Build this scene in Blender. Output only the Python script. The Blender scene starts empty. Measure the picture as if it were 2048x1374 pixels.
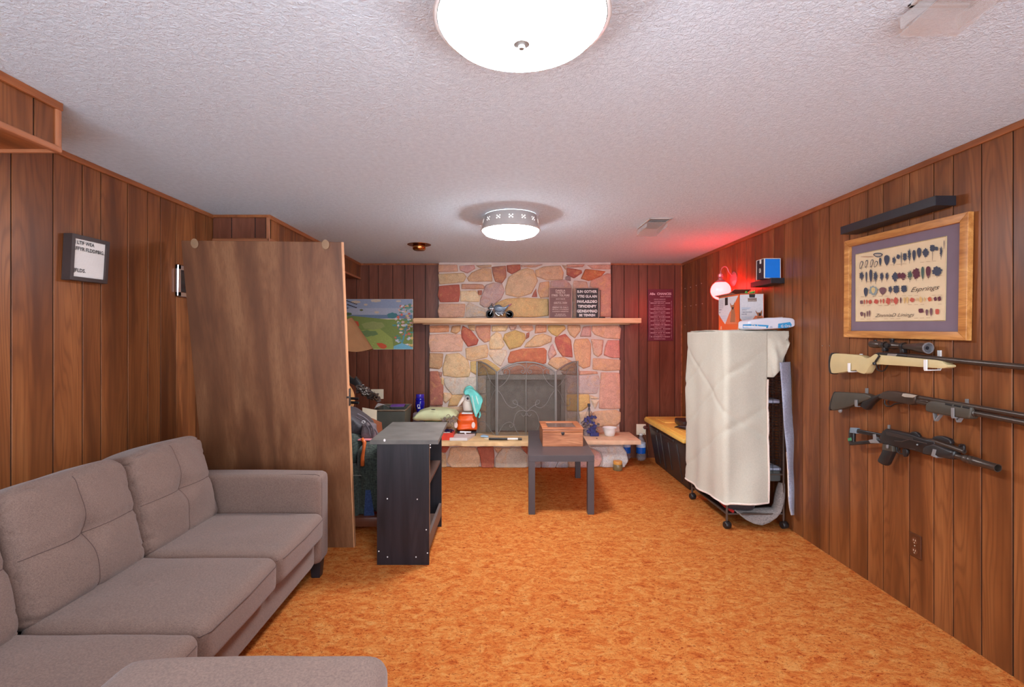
import bpy, bmesh, math, random
from mathutils import Vector, Matrix, noise as mnoise

V = Vector
sc = bpy.context.scene
COL = sc.collection
RND = random.Random(7)

# ------------------------------------------------------------------ camera
EYE = 1.406            # camera height, the room's floor is z = 0
VPX, VPY, F = 1005.0, 678.0, 1000.0     # vanishing point and focal length in photo pixels
cam_d = bpy.data.cameras.new('camera')
cam = bpy.data.objects.new('camera', cam_d)
COL.objects.link(cam)
cam.location = (0, 0, EYE)
cam.rotation_euler = (math.pi / 2, 0, 0)
cam_d.sensor_width = 36.0
cam_d.lens = 36.0 * F / 2048.0
cam_d.shift_x = (1024 - VPX) / 2048.0
cam_d.shift_y = -(687 - VPY) / 2048.0
cam_d.clip_start = 0.02
sc.camera = cam

# ------------------------------------------------------------------ view and light
sc.view_settings.view_transform = 'Standard'
sc.view_settings.look = 'None'
sc.view_settings.gamma = 1.0
sc.view_settings.use_curve_mapping = False
sc.view_settings.exposure = 0.27
sc.cycles.use_denoising = True
sc.cycles.max_bounces = 8
sc.cycles.sample_clamp_indirect = 6.0
LAMP_POWER = 56.0        # emission of the near ceiling bowl
FAR_LAMP_POWER = 105.0   # emission of the far bowl, raised to brighten the dim far end
SCONCE_POWER = 46.0
world = bpy.data.worlds.new('world')
sc.world = world
world.use_nodes = True
wn = world.node_tree.nodes['Background']
wn.inputs[0].default_value = (0.84, 0.96, 1.10, 1)
wn.inputs[1].default_value = 5.2      # added ambient fill, let in where the rear wall is left off

# ------------------------------------------------------------------ room dimensions
XR, XL, YB, ZC, Y0 = 2.125, -2.09, 5.92, 2.30, -1.3


def P(px, py, Y):
    """point at depth Y seen at photo position px, py"""
    return V(((px - VPX) * Y / F, Y, EYE - (py - VPY) * Y / F))


def RW(px, py, off=0.0):
    Y = (XR - off) * F / (px - VPX)
    return V((XR - off, Y, EYE - (py - VPY) * Y / F))


def LW(px, py, off=0.0):
    Y = (XL + off) * F / (px - VPX)
    return V((XL + off, Y, EYE - (py - VPY) * Y / F))


# ------------------------------------------------------------------ materials
def lin(c):
    c = c / 255.0
    return c / 12.92 if c <= 0.04045 else ((c + 0.055) / 1.055) ** 2.4


def C(r, g, b):
    return (lin(r), lin(g), lin(b), 1.0)


class NT:
    def __init__(s, name):
        s.m = bpy.data.materials.new(name)
        s.m.use_nodes = True
        s.t = s.m.node_tree
        s.b = s.t.nodes['Principled BSDF']

    def n(s, typ, **kw):
        nd = s.t.nodes.new(typ)
        for k, v in kw.items():
            setattr(nd, k, v)
        return nd

    def l(s, a, b):
        s.t.links.new(a, b)

    def coord(s, scale=(1, 1, 1), rnd=False):
        tc = s.n('ShaderNodeTexCoord')
        out = tc.outputs['Object']
        if rnd:
            at = s.n('ShaderNodeAttribute', attribute_name='rnd')
            mul = s.n('ShaderNodeVectorMath', operation='MULTIPLY_ADD')
            cmb = s.n('ShaderNodeCombineXYZ')
            for i in range(3):
                s.l(at.outputs['Fac'], cmb.inputs[i])
            mul.inputs[1].default_value = (37, 91, 53)
            s.l(cmb.outputs[0], mul.inputs[0])
            s.l(out, mul.inputs[2])
            out = mul.outputs[0]
        mp = s.n('ShaderNodeMapping')
        mp.inputs['Scale'].default_value = scale
        s.l(out, mp.inputs['Vector'])
        return mp.outputs[0]

    def noise(s, vec, scale=5, detail=3, rough=0.5, dist=0.0):
        nd = s.n('ShaderNodeTexNoise')
        nd.inputs['Scale'].default_value = scale
        nd.inputs['Detail'].default_value = detail
        nd.inputs['Roughness'].default_value = rough
        nd.inputs['Distortion'].default_value = dist
        s.l(vec, nd.inputs['Vector'])
        return nd.outputs['Fac']

    def math(s, op, a, b=None):
        nd = s.n('ShaderNodeMath', operation=op)
        for i, x in enumerate((a, b)):
            if x is None:
                continue
            if isinstance(x, (int, float)):
                nd.inputs[i].default_value = x
            else:
                s.l(x, nd.inputs[i])
        return nd.outputs[0]

    def ramp(s, fac, stops):
        nd = s.n('ShaderNodeValToRGB')
        el = nd.color_ramp.elements
        while len(el) < len(stops):
            el.new(0.5)
        for e, (p, c) in zip(el, stops):
            e.position = p
            e.color = c
        s.l(fac, nd.inputs[0])
        return nd.outputs[0]

    def mix(s, fac, a, b, typ='MIX'):
        nd = s.n('ShaderNodeMix', data_type='RGBA', blend_type=typ)
        for sock, x in ((nd.inputs[0], fac), (nd.inputs[6], a), (nd.inputs[7], b)):
            if isinstance(x, (int, float)):
                sock.default_value = x
            elif isinstance(x, tuple):
                sock.default_value = x
            else:
                s.l(x, sock)
        return nd.outputs[2]

    def bump(s, h, strength=0.3, dist=0.01):
        nd = s.n('ShaderNodeBump')
        nd.inputs['Strength'].default_value = strength
        nd.inputs['Distance'].default_value = dist
        s.l(h, nd.inputs['Height'])
        s.l(nd.outputs[0], s.b.inputs['Normal'])

    def col(s, x):
        if isinstance(x, tuple):
            s.b.inputs['Base Color'].default_value = x
        else:
            s.l(x, s.b.inputs['Base Color'])

    def rough(s, v):
        s.b.inputs['Roughness'].default_value = v


def plain(name, rgb, rough=0.5, metal=0.0, var=0.12, scale=12, bump=0.0, bscale=60, alpha=None, spec=0.5):
    k = NT(name)
    v = k.coord()
    a = C(*rgb)
    lo = tuple(x * (1 - var) for x in a[:3]) + (1,)
    hi = tuple(min(1, x * (1 + var)) for x in a[:3]) + (1,)
    f = k.noise(v, scale, 4)
    k.col(k.ramp(f, [(0.3, lo), (0.7, hi)]))
    k.rough(rough)
    k.b.inputs['Metallic'].default_value = metal
    k.b.inputs['Specular IOR Level'].default_value = spec
    if bump:
        k.bump(k.noise(v, bscale, 4), bump, 0.004)
    if alpha is not None:
        k.b.inputs['Alpha'].default_value = alpha
    return k.m


def wood(name, dark, mid, light, rough=0.4, sc_=1.0, grain=28, rnd=True, axis=2, spec=0.4):
    """board with cathedral figure: contour lines of a stretched noise plus fine fibres"""
    k = NT(name)
    s1 = [4.2 * sc_] * 3
    s1[axis] = 0.42 * sc_
    s2 = [150 * sc_] * 3
    s2[axis] = 4 * sc_
    v = k.coord(tuple(s1), rnd)
    base = k.noise(v, 1.0, 2.5, 0.5, 0.25)
    lines = k.math('SINE', k.math('MULTIPLY', base, grain * 6.0))
    lines = k.math('MULTIPLY_ADD', lines, 0.5)
    lines.node.inputs[2].default_value = 0.5
    f2 = k.noise(k.coord(tuple(s2), rnd), 1.0, 3, 0.6)
    tone = k.noise(v, 1.7, 3, 0.6, 0.4)
    cl = k.ramp(tone, [(0.32, dark), (0.5, mid), (0.68, light)])
    cl = k.mix(k.math('MULTIPLY', k.math('POWER', lines, 3.0), 0.42), cl, dark)
    cl = k.mix(k.math('MULTIPLY', k.ramp(f2, [(0.45, (0, 0, 0, 1)), (0.7, (1, 1, 1, 1))]), 0.35), cl, dark)
    if rnd:
        at = k.n('ShaderNodeAttribute', attribute_name='rnd')
        g = k.math('MULTIPLY_ADD', at.outputs['Fac'], 0.2)
        g.node.inputs[2].default_value = 0.9
        hs = k.n('ShaderNodeHueSaturation')
        k.l(g, hs.inputs['Value'])
        k.l(cl, hs.inputs['Color'])
        cl = hs.outputs[0]
    k.col(cl)
    k.rough(rough)
    k.b.inputs['Specular IOR Level'].default_value = spec
    k.bump(f2, 0.12, 0.002)
    return k.m


def attr_mat(name, rough=0.75, var=0.25, scale=14, bump=0.5, bscale=40):
    """colour of each piece from its own colour attribute"""
    k = NT(name)
    at = k.n('ShaderNodeAttribute', attribute_name='piece')
    v = k.coord()
    f = k.noise(v, scale, 6, 0.65, 0.6)
    g = k.ramp(f, [(0.25, (1 - var, 1 - var, 1 - var, 1)), (0.75, (1 + var * .6, 1 + var * .5, 1 + var * .4, 1))])
    base = k.mix(1.0, at.outputs['Color'], g, 'MULTIPLY')
    if bump:
        # each stone carries blotches of ochre and rust and a mineral speckle
        b1 = k.noise(v, 7, 5, 0.7, 1.2)
        base = k.mix(k.ramp(b1, [(0.50, (0, 0, 0, 1)), (0.72, (.55, .55, .55, 1))]), base, C(232, 176, 112))
        b2 = k.noise(k.coord((1, 1, 1.7)), 9, 6, 0.7, 1.5)
        base = k.mix(k.ramp(b2, [(0.52, (0, 0, 0, 1)), (0.75, (.45, .45, .45, 1))]), base, C(176, 104, 82))
        sp = k.noise(v, 170, 3, 0.7)
        base = k.mix(1.0, base, k.ramp(sp, [(0.34, (.66, .64, .64, 1)), (0.5, (1, 1, 1, 1)), (0.68, (1.18, 1.16, 1.14, 1))]), 'MULTIPLY')
    k.col(base)
    k.rough(rough)
    if bump:
        k.bump(k.noise(v, bscale, 6, 0.65), bump, 0.006)
    return k.m


def emit(name, rgb, strength, base=(0.9, 0.9, 0.9, 1)):
    k = NT(name)
    k.col(base)
    k.b.inputs['Emission Color'].default_value = rgb
    k.b.inputs['Emission Strength'].default_value = strength
    k.rough(0.3)
    return k.m


M = {}
M['panel'] = wood('wood_paneling', C(96, 52, 26), C(136, 79, 41), C(158, 98, 55), rough=0.38)
M['panel_back'] = wood('wood_paneling_red', C(96, 52, 36), C(120, 69, 50), C(136, 83, 62), rough=0.33)
M['groove'] = plain('panel_groove', (22, 11, 7), 0.8)
M['trim'] = wood('trim_wood', C(120, 66, 34), C(160, 92, 50), C(178, 108, 62), 0.4, 1.5, rnd=False, axis=1)
M['cornertrim'] = plain('corner_moulding', (172, 108, 72), 0.4, var=0.08)
M['door'] = wood('door_veneer', C(92, 56, 36), C(120, 77, 50), C(142, 98, 67), 0.45, 1.0, grain=3, rnd=False)
M['dooredge'] = plain('door_edge_wood', (200, 142, 100), 0.5, var=0.1)
M['frameoak'] = wood('oak_frame', C(168, 106, 52), C(205, 142, 76), C(226, 168, 98), 0.35, 3.0, rnd=False, axis=1)
M['cedar'] = wood('cedar_box', C(142, 78, 46), C(184, 112, 72), C(206, 136, 92), 0.42, 4.0, grain=10, rnd=False, axis=0)
M['mantel'] = wood('mantel_wood', C(196, 152, 108), C(222, 180, 136), C(234, 198, 156), 0.5, 2.0, grain=8, rnd=False, axis=0)
M['black'] = plain('black_wood', (34, 32, 38), 0.42, var=0.2)
M['bookcase'] = wood('black_brown_veneer', C(22, 19, 23), C(35, 31, 37), C(48, 41, 45), 0.4, 2.0, grain=8, rnd=False)
M['bookcase_top'] = plain('worn_dark_top', (98, 93, 88), 0.45, var=0.25, scale=9)
M['tabletop'] = plain('dark_table', (72, 64, 66), 0.38, var=0.12, scale=5)
M['mortar'] = plain('mortar', (206, 188, 176), 0.95, var=0.1, bump=0.6)
M['stone'] = attr_mat('field_stone', 0.8, 0.22, 13, 0.9, 38)
M['slab'] = plain('sandstone_slab', (226, 184, 148), 0.8, var=0.1, bump=0.5, bscale=50)
M['slab_yellow'] = plain('sandstone_rough_slab', (228, 192, 140), 0.8, var=0.18, scale=7, bump=0.7, bscale=35)
M['soot'] = plain('firebox_metal', (134, 126, 116), 0.7, var=0.2)
M['iron'] = plain('wrought_iron', (138, 132, 126), 0.45, 0.3, var=0.1)
M['plastic_black'] = plain('black_plastic', (36, 31, 30), 0.42, var=0.08)
M['yellow'] = plain('yellow_plastic', (240, 192, 92), 0.4, var=0.06)
M['white'] = plain('white_plastic', (236, 234, 230), 0.4, var=0.03)
M['cream'] = plain('cream_plastic', (232, 218, 190), 0.45, var=0.03)
M['paper'] = plain('white_paper', (232, 228, 226), 0.7, var=0.03)
M['chrome'] = plain('chrome', (200, 200, 204), 0.15, 1.0, var=0.03)
M['brass'] = plain('brass', (176, 118, 66), 0.25, 1.0, var=0.15)
M['gunmetal'] = plain('gun_metal', (74, 62, 54), 0.35, 0.45, var=0.15)
M['gunblack'] = plain('gun_black', (34, 31, 31), 0.4, 0.1, var=0.15)
M['olive'] = plain('dark_polymer', (70, 64, 54), 0.5, var=0.06)
M['tan'] = plain('tan_polymer', (206, 186, 136), 0.5, var=0.05)
M['greyclip'] = plain('grey_clip', (128, 124, 122), 0.45, var=0.06)
M['bronze'] = plain('cage_bronze', (94, 78, 68), 0.4, 0.4, var=0.08)
M['glassdark'] = plain('dark_glass', (28, 30, 36), 0.08, var=0.05)
M['lens'] = plain('lens_ring', (150, 150, 154), 0.3, 0.5, var=0.05)
M['print'] = attr_mat('printed_ink', 0.7, 0.12, 60, 0.0)
M['ink_white'] = plain('white_lettering', (226, 220, 214), 0.7, var=0.03)
M['ink_black'] = plain('black_lettering', (26, 24, 26), 0.6, var=0.03)

# woven cloths
def cloth(name, rgb, rgb2, scale=420, bump=0.25, big=0.1, rough=0.9):
    k = NT(name)
    v = k.coord((1, 1, 1))
    a = k.noise(k.coord((1, 1, 0.25)), scale, 2)
    b = k.noise(k.coord((0.25, 0.25, 1)), scale, 2)
    w = k.math('MULTIPLY_ADD', k.math('ADD', a, b), 0.5)
    w.node.inputs[2].default_value = 0.0
    c1 = k.ramp(w, [(0.36, C(*rgb)), (0.64, C(*rgb2))])
    d = k.noise(v, 3.5, 5, 0.6)
    g = k.ramp(d, [(0.3, (1 - big,) * 3 + (1,)), (0.7, (1 + big,) * 3 + (1,))])
    k.col(k.mix(1.0, c1, g, 'MULTIPLY'))
    k.rough(rough)
    k.b.inputs['Sheen Weight'].default_value = 0.15
    k.bump(w, bump, 0.003)
    return k.m


M['sofa'] = cloth('sofa_weave', (98, 76, 67), (130, 104, 92), 650, .25, .07)
M['seam'] = plain('sofa_seam', (88, 68, 62), 0.9)
M['blanket'] = cloth('cream_fleece', (196, 190, 172), (208, 201, 184), 300, 0.12, 0.04)
M['hem'] = cloth('blanket_hem', (226, 206, 190), (240, 224, 210), 300, 0.15, 0.03)
M['fleece'] = cloth('blue_grey_fleece', (140, 142, 160), (176, 178, 196), 200, 0.4, 0.1)
M['greyfelt'] = cloth('grey_felt', (120, 110, 106), (170, 158, 150), 260, 0.5, 0.1)
M['tweed'] = cloth('green_grey_tweed', (24, 30, 28), (72, 80, 70), 160, 0.8, 0.3)
M['bag'] = cloth('black_bag_nylon', (36, 30, 34), (58, 50, 54), 200, 0.2, 0.2, 0.6)
M['bin'] = plain('dark_grey_bin', (72, 74, 66), 0.55, var=0.1)

# carpet
k = NT('orange_shag_carpet')
v = k.coord((1, 1.6, 1))
f1 = k.noise(v, 14, 10, 0.8, 0.9)
f2 = k.noise(v, 62, 5, 0.7, 0.9)
c1 = k.ramp(f1, [(0.33, C(186, 78, 32)), (0.43, C(228, 118, 50)), (0.54, C(242, 152, 76)), (0.68, C(251, 182, 106))])
c2 = k.ramp(f2, [(0.34, C(176, 76, 36)), (0.46, (1, 1, 1, 1)), (0.7, (1, 1, 1, 1))])
k.col(k.mix(0.95, c1, c2, 'MULTIPLY'))
k.rough(0.95)
k.b.inputs['Specular IOR Level'].default_value = 0.1
hh = k.math('ADD', k.math('MULTIPLY', k.noise(v, 45, 4, 0.7, 1.0), 0.8), k.math('MULTIPLY', k.noise(k.coord(), 260, 3, 0.6), 0.5))
k.bump(hh, 0.9, 0.025)
M['carpet'] = k.m

# sprayed ceiling
k = NT('textured_ceiling')
v = k.coord()
h1 = k.noise(v, 75, 5, 0.62, 0.6)
h2 = k.noise(v, 190, 3, 0.5)
k.col(k.ramp(k.noise(v, 40, 4), [(0.3, C(216, 230, 242)), (0.7, C(228, 242, 253))]))
k.rough(0.95)
k.bump(k.math('ADD', k.ramp(h1, [(0.42, (0, 0, 0, 1)), (0.62, (1, 1, 1, 1))]), k.math('MULTIPLY', h2, 0.4)), 0.6, 0.006)
M['ceiling'] = k.m


# ------------------------------------------------------------------ mesh helpers
WL = {}     # world position of each object's origin


def link(name, me, parent):
    o = bpy.data.objects.new(name, me)
    COL.objects.link(o)
    if parent is not None:
        o.parent = parent
    return o


def obj(name, bm, mats, parent=None, smooth=False, kind=None, label=None, recalc=True, loc=None):
    if recalc:
        bmesh.ops.recalc_face_normals(bm, faces=bm.faces)
    me = bpy.data.meshes.new(name)
    if parent is not None:
        w = WL[parent.name]
    elif loc is not None:
        w = V(loc)
    else:
        xs = [v_.co for v_ in bm.verts]
        w = V(((min(c.x for c in xs) + max(c.x for c in xs)) / 2,
               (min(c.y for c in xs) + max(c.y for c in xs)) / 2, min(c.z for c in xs)))
    for v_ in bm.verts:
        v_.co -= w
    bm.to_mesh(me)
    bm.free()
    if not isinstance(mats, (list, tuple)):
        mats = [mats]
    for m_ in mats:
        me.materials.append(M[m_] if isinstance(m_, str) else m_)
    if smooth:
        for p in me.polygons:
            p.use_smooth = True
        if smooth != 'all':
            try:
                me.set_sharp_from_angle(angle=math.radians(smooth if isinstance(smooth, (int, float)) and smooth > 1 else 40))
            except Exception:
                pass
    o = link(name, me, parent)
    if parent is None:
        o.location = w
    WL[o.name] = w.copy()
    if kind:
        o['kind'] = kind
    if label:
        o['label'] = label
    return o


def tag(o, label, cat, group=None):
    o['label'] = label
    o['category'] = cat
    if group:
        o['group'] = group
    return o


def thing(name, loc, label, cat, group=None):
    o = bpy.data.objects.new(name, None)
    COL.objects.link(o)
    o.empty_display_size = 0.05
    o.location = loc
    WL[o.name] = V(loc)
    return tag(o, label, cat, group)


def B():
    return bmesh.new()


def merge(bm, tmp, mat=None, mi=None):
    if mat is not None:
        bmesh.ops.transform(tmp, matrix=mat, verts=tmp.verts)
    if mi is not None:
        for f in tmp.faces:
            f.material_index = mi
    me = bpy.data.meshes.new('tmp')
    tmp.to_mesh(me)
    tmp.free()
    bm.from_mesh(me)
    bpy.data.meshes.remove(me)


def box(bm, x0, x1, y0, y1, z0, z1, bev=0.0, mi=None, rot=None, seg=2):
    t = B()
    bmesh.ops.create_cube(t, size=1.0)
    c = V(((x0 + x1) / 2, (y0 + y1) / 2, (z0 + z1) / 2))
    for v_ in t.verts:
        v_.co = V((v_.co.x * (x1 - x0), v_.co.y * (y1 - y0), v_.co.z * (z1 - z0)))
    if bev:
        bmesh.ops.bevel(t, geom=list(t.edges), offset=bev, segments=seg, affect='EDGES', profile=0.5)
    m = Matrix.Translation(c)
    if rot is not None:
        m = m @ rot
    merge(bm, t, m, mi)
    return bm


def hexa(bm, pts, bev=0.0, mi=None):
    """box from 8 corner points: bottom 4 ccw, top 4 ccw"""
    t = B()
    vs = [t.verts.new(p) for p in pts]
    for q in ((0, 3, 2, 1), (4, 5, 6, 7), (0, 1, 5, 4), (1, 2, 6, 5), (2, 3, 7, 6), (3, 0, 4, 7)):
        t.faces.new([vs[i] for i in q])
    if bev:
        bmesh.ops.bevel(t, geom=list(t.edges), offset=bev, segments=2, affect='EDGES', profile=0.5)
    merge(bm, t, None, mi)
    return bm


def prism(bm, pts, d, bev=0.0, mi=None, seg=2):
    """outline pts (3D, planar) given thickness along vector d, centred on the outline plane"""
    t = B()
    d = V(d)
    vs = [t.verts.new(V(p) - d / 2) for p in pts]
    f = t.faces.new(vs)
    r = bmesh.ops.extrude_face_region(t, geom=[f])
    nv = [g for g in r['geom'] if isinstance(g, bmesh.types.BMVert)]
    bmesh.ops.translate(t, verts=nv, vec=d)
    if bev:
        rims = [e for e in t.edges if abs((e.verts[0].co - e.verts[1].co).normalized().dot(d.normalized())) < 0.5]
        bmesh.ops.bevel(t, geom=rims, offset=bev, segments=seg, affect='EDGES', profile=0.5, clamp_overlap=True)
    merge(bm, t, None, mi)
    return bm


def chaikin(pts, n=1, closed=True):
    for _ in range(n):
        out = []
        m = len(pts)
        rng = range(m) if closed else range(m - 1)
        if not closed:
            out.append(pts[0])
        for i in rng:
            a, b = V(pts[i]), V(pts[(i + 1) % m])
            out += [a * 0.75 + b * 0.25, a * 0.25 + b * 0.75]
        if not closed:
            out.append(pts[-1])
        pts = out
    return pts


def soft(pts, k_=0.16, n=2):
    """round the corners of an outline but keep its sides"""
    out = []
    m = len(pts)
    for i in range(m):
        a, b = V(pts[i]), V(pts[(i + 1) % m])
        out += [a, a.lerp(b, k_), a.lerp(b, 1 - k_)]
    return chaikin(out, n)


def tube(bm, pts, r, seg=8, closed=False, mi=None):
    pts = [V(p) for p in pts]
    n = len(pts)
    rs = r if isinstance(r, (list, tuple)) else [r] * n
    t = B()
    rings = []
    ref = None
    for i in range(n):
        if closed:
            d = pts[(i + 1) % n] - pts[i - 1]
        else:
            d = pts[min(i + 1, n - 1)] - pts[max(i - 1, 0)]
        d.normalize()
        if ref is None:
            ref = V((0, 0, 1)) if abs(d.z) < 0.9 else V((1, 0, 0))
        a = ref - d * ref.dot(d)
        if a.length < 1e-5:
            a = d.orthogonal()
        a.normalize()
        b = d.cross(a)
        ref = a
        rings.append([t.verts.new(pts[i] + a * math.cos(2 * math.pi * j / seg) * rs[i] + b * math.sin(2 * math.pi * j / seg) * rs[i]) for j in range(seg)])
    for i in range(n if closed else n - 1):
        A, Bn = rings[i], rings[(i + 1) % n]
        for j in range(seg):
            t.faces.new([A[j], A[(j + 1) % seg], Bn[(j + 1) % seg], Bn[j]])
    if not closed:
        t.faces.new(rings[0])
        t.faces.new(list(reversed(rings[-1])))
    merge(bm, t, None, mi)
    return bm


def lathe(bm, prof, o, axis=(0, 0, 1), seg=32, mi=None, sx=1.0, sy=1.0, twist=None):
    """prof: list of (radius, height along axis)"""
    axis = V(axis).normalized()
    q = V((0, 0, 1)).rotation_difference(axis).to_matrix()
    t = B()
    rings = []
    for r, h in prof:
        if r < 1e-6:
            rings.append([t.verts.new(V(o) + q @ V((0, 0, h)))])
        else:
            rings.append([t.verts.new(V(o) + q @ V((r * sx * math.cos(2 * math.pi * j / seg), r * sy * math.sin(2 * math.pi * j / seg), h))) for j in range(seg)])
    for A, Bn in zip(rings, rings[1:]):
        if len(A) == 1 and len(Bn) == 1:
            continue
        for j in range(seg):
            k2 = (j + 1) % seg
            if len(A) == 1:
                t.faces.new([A[0], Bn[j], Bn[k2]])
            elif len(Bn) == 1:
                t.faces.new([A[j], A[k2], Bn[0]])
            else:
                t.faces.new([A[j], A[k2], Bn[k2], Bn[j]])
    for R in (rings[0], rings[-1]):
        if len(R) > 1:
            t.faces.new(R)
    merge(bm, t, None, mi)
    return bm


def rbox(bm, c, half, r, n=10, fn=None, rot=None, mi=None):
    """rounded, subdivided block; fn(p, unit) may move each point"""
    t = B()
    bmesh.ops.create_cube(t, size=2.0)
    bmesh.ops.subdivide_edges(t, edges=list(t.edges), cuts=n, use_grid_fill=True)
    h = V(half)
    rr = min(r, min(h))
    for v_ in t.verts:
        u = v_.co.copy()
        # denser sampling near the edges so that the rounding is smooth
        s = V([math.copysign(abs(math.sin(abs(x) * math.pi / 2)) ** 0.85, x) for x in u])
        p = V((s.x * h.x, s.y * h.y, s.z * h.z))
        q = V([max(-(h[i] - rr), min(h[i] - rr, p[i])) for i in range(3)])
        d = p - q
        if d.length > 1e-6:
            m_ = max(abs(d.x), abs(d.y), abs(d.z))
            p = q + d.normalized() * m_ if m_ > 0 else p
        if fn:
            p = fn(p, s)
        v_.co = p
    m = Matrix.Translation(V(c))
    if rot is not None:
        m = m @ rot
    merge(bm, t, m, mi)
    return bm


def quad(a, b, c, d, u, v_):
    """bilinear point: a bottom-left, b bottom-right, c top-right, d top-left"""
    return (V(a) * (1 - u) + V(b) * u) * (1 - v_) + (V(d) * (1 - u) + V(c) * u) * v_


def text_bm(bm, s, org, ux, uz, width=None, size=None, ext=0.0006, align='LEFT', bold=0.0, mi=None, shear=0.0):
    """flat lettering placed with its baseline start at org, running along ux and standing along uz"""
    cu = bpy.data.curves.new('t', 'FONT')
    cu.body = s
    cu.size = 1.0
    cu.offset = bold
    cu.shear = shear
    cu.resolution_u = 2
    o = bpy.data.objects.new('t', cu)
    COL.objects.link(o)
    dg = bpy.context.evaluated_depsgraph_get()
    me = bpy.data.meshes.new_from_object(o.evaluated_get(dg))
    t = B()
    t.from_mesh(me)
    bpy.data.objects.remove(o)
    bpy.data.meshes.remove(me)
    bpy.data.curves.remove(cu)
    if not t.verts:
        t.free()
        return
    xs = [v_.co.x for v_ in t.verts]
    w = max(xs) - min(xs)
    x0 = min(xs)
    k_ = size if size else width / w
    kx = (width / w) if width else k_
    ux, uz = V(ux).normalized(), V(uz).normalized()
    nrm = ux.cross(uz).normalized()
    if align == 'CENTER':
        x0 += w / 2
    for v_ in t.verts:
        c = v_.co
        v_.co = V(org) + ux * ((c.x - x0) * kx) + uz * (c.y * k_) + nrm * ext
    merge(bm, t, None, mi)


def paint(o, cols):
    """per-face colour attribute; cols: list of (r,g,b) per face"""
    at = o.data.attributes.new('piece', 'FLOAT_COLOR', 'FACE')
    for i, c in enumerate(cols):
        at.data[i].color = C(*c)


class Pieces:
    """several coloured flat or solid pieces in one mesh; each flat one lies a hair above the one before"""
    def __init__(s, up=(0, 0, 0)):
        s.bm = B()
        s.cols = []
        s.up = V(up)

    def add(s, tmp, rgb):
        n = len(tmp.faces)
        merge(s.bm, tmp)
        s.cols += [rgb] * n

    def poly(s, pts, rgb):
        t = B()
        t.faces.new([t.verts.new(V(p) + s.up * (len(s.cols) + 1)) for p in pts])
        s.add(t, rgb)

    def done(s, name, mat, parent=None, **kw):
        o = obj(name, s.bm, mat, parent, recalc=kw.pop('recalc', True), **kw)
        paint(o, s.cols)
        return o


def planks(name, edges, plane, z0, z1, axis, thick=0.02, mats=('panel', 'groove'), gap=0.0065, z_fn=None, parent=None, kind='structure'):
    """vertical grooved boards. axis 'y': wall at x=plane running in y (thick sign points into the wall);
    axis 'x': wall at y=plane running in x"""
    bm = B()
    rv = []
    for a, b in zip(edges, edges[1:]):
        g = gap / 2
        n0 = len(bm.faces)
        if axis == 'y':
            box(bm, min(plane, plane + thick), max(plane, plane + thick), a + g, b - g, z0, z1, 0.0012, 0, seg=1)
        else:
            box(bm, a + g, b - g, min(plane, plane + thick), max(plane, plane + thick), z0, z1, 0.0012, 0, seg=1)
        bm.faces.ensure_lookup_table()
        rv += [RND.random()] * (len(bm.faces) - n0)
    n0 = len(bm.faces)
    s = 0.004 if thick > 0 else -0.004
    if axis == 'y':
        box(bm, min(plane + s, plane + thick * 1.3), max(plane + s, plane + thick * 1.3), edges[0], edges[-1], z0, z1, 0, 1)
    else:
        box(bm, edges[0], edges[-1], min(plane + s, plane + thick * 1.3), max(plane + s, plane + thick * 1.3), z0, z1, 0, 1)
    rv += [0.0] * (len(bm.faces) - n0)
    o = obj(name, bm, list(mats), parent, recalc=False)
    if kind and parent is None:
        o['kind'] = kind
    at = o.data.attributes.new('rnd', 'FLOAT', 'FACE')
    for i, r in enumerate(rv):
        at.data[i].value = r
    return o

# ================================================================== the room
bm = B()
box(bm, XL - 0.05, XR + 0.05, Y0, YB + 0.05, -0.06, 0.0)
obj('floor', bm, 'carpet', kind='structure')
bm = B()
box(bm, XL - 0.05, XR + 0.05, Y0, YB + 0.05, ZC, ZC + 0.06)
obj('ceiling', bm, 'ceiling', kind='structure')


def more(edges, lo, hi):
    """continue a row of board widths beyond the boards read from the photo"""
    e = sorted(edges)
    w = [0.137, 0.105, 0.15, 0.178, 0.115, 0.155, 0.19, 0.1, 0.14]
    i = 0
    while e[0] - w[i % 9] > lo:
        e.insert(0, e[0] - w[i % 9])
        i += 1
    e.insert(0, lo)
    while e[-1] + w[i % 9] < hi:
        e.append(e[-1] + w[i % 9])
        i += 1
    e.append(hi)
    return e


re_ = [2125 / (x - 1005) for x in (1962.5, 1906, 1867, 1818.5, 1766, 1735, 1699, 1658.5, 1639.5, 1605, 1584.7, 1568.6, 1547.7, 1524.8, 1511, 1493, 1474, 1464, 1438.7, 1425, 1416)]
planks('wall_right', more(re_, Y0, YB), XR, 0, ZC, 'y', 0.02)
le_ = [2090 / (1005 - x) for x in (22.6, 106.6, 165, 202, 255.5, 295.5, 321, 352, 392, 411)]
planks('wall_left', more(le_, Y0, YB), XL, 0, ZC, 'y', -0.02)
be_ = [(x - 1005) * YB / 1000 for x in (713, 738, 756.6, 785.6, 809.8, 827.2, 850.7, 1223.7, 1248.2, 1277.5, 1295, 1319.5, 1349.8)]
planks('wall_back', more(be_, XL - .03, XR + .03), YB, 0, ZC, 'x', 0.02, mats=('panel_back', 'groove'))

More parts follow.
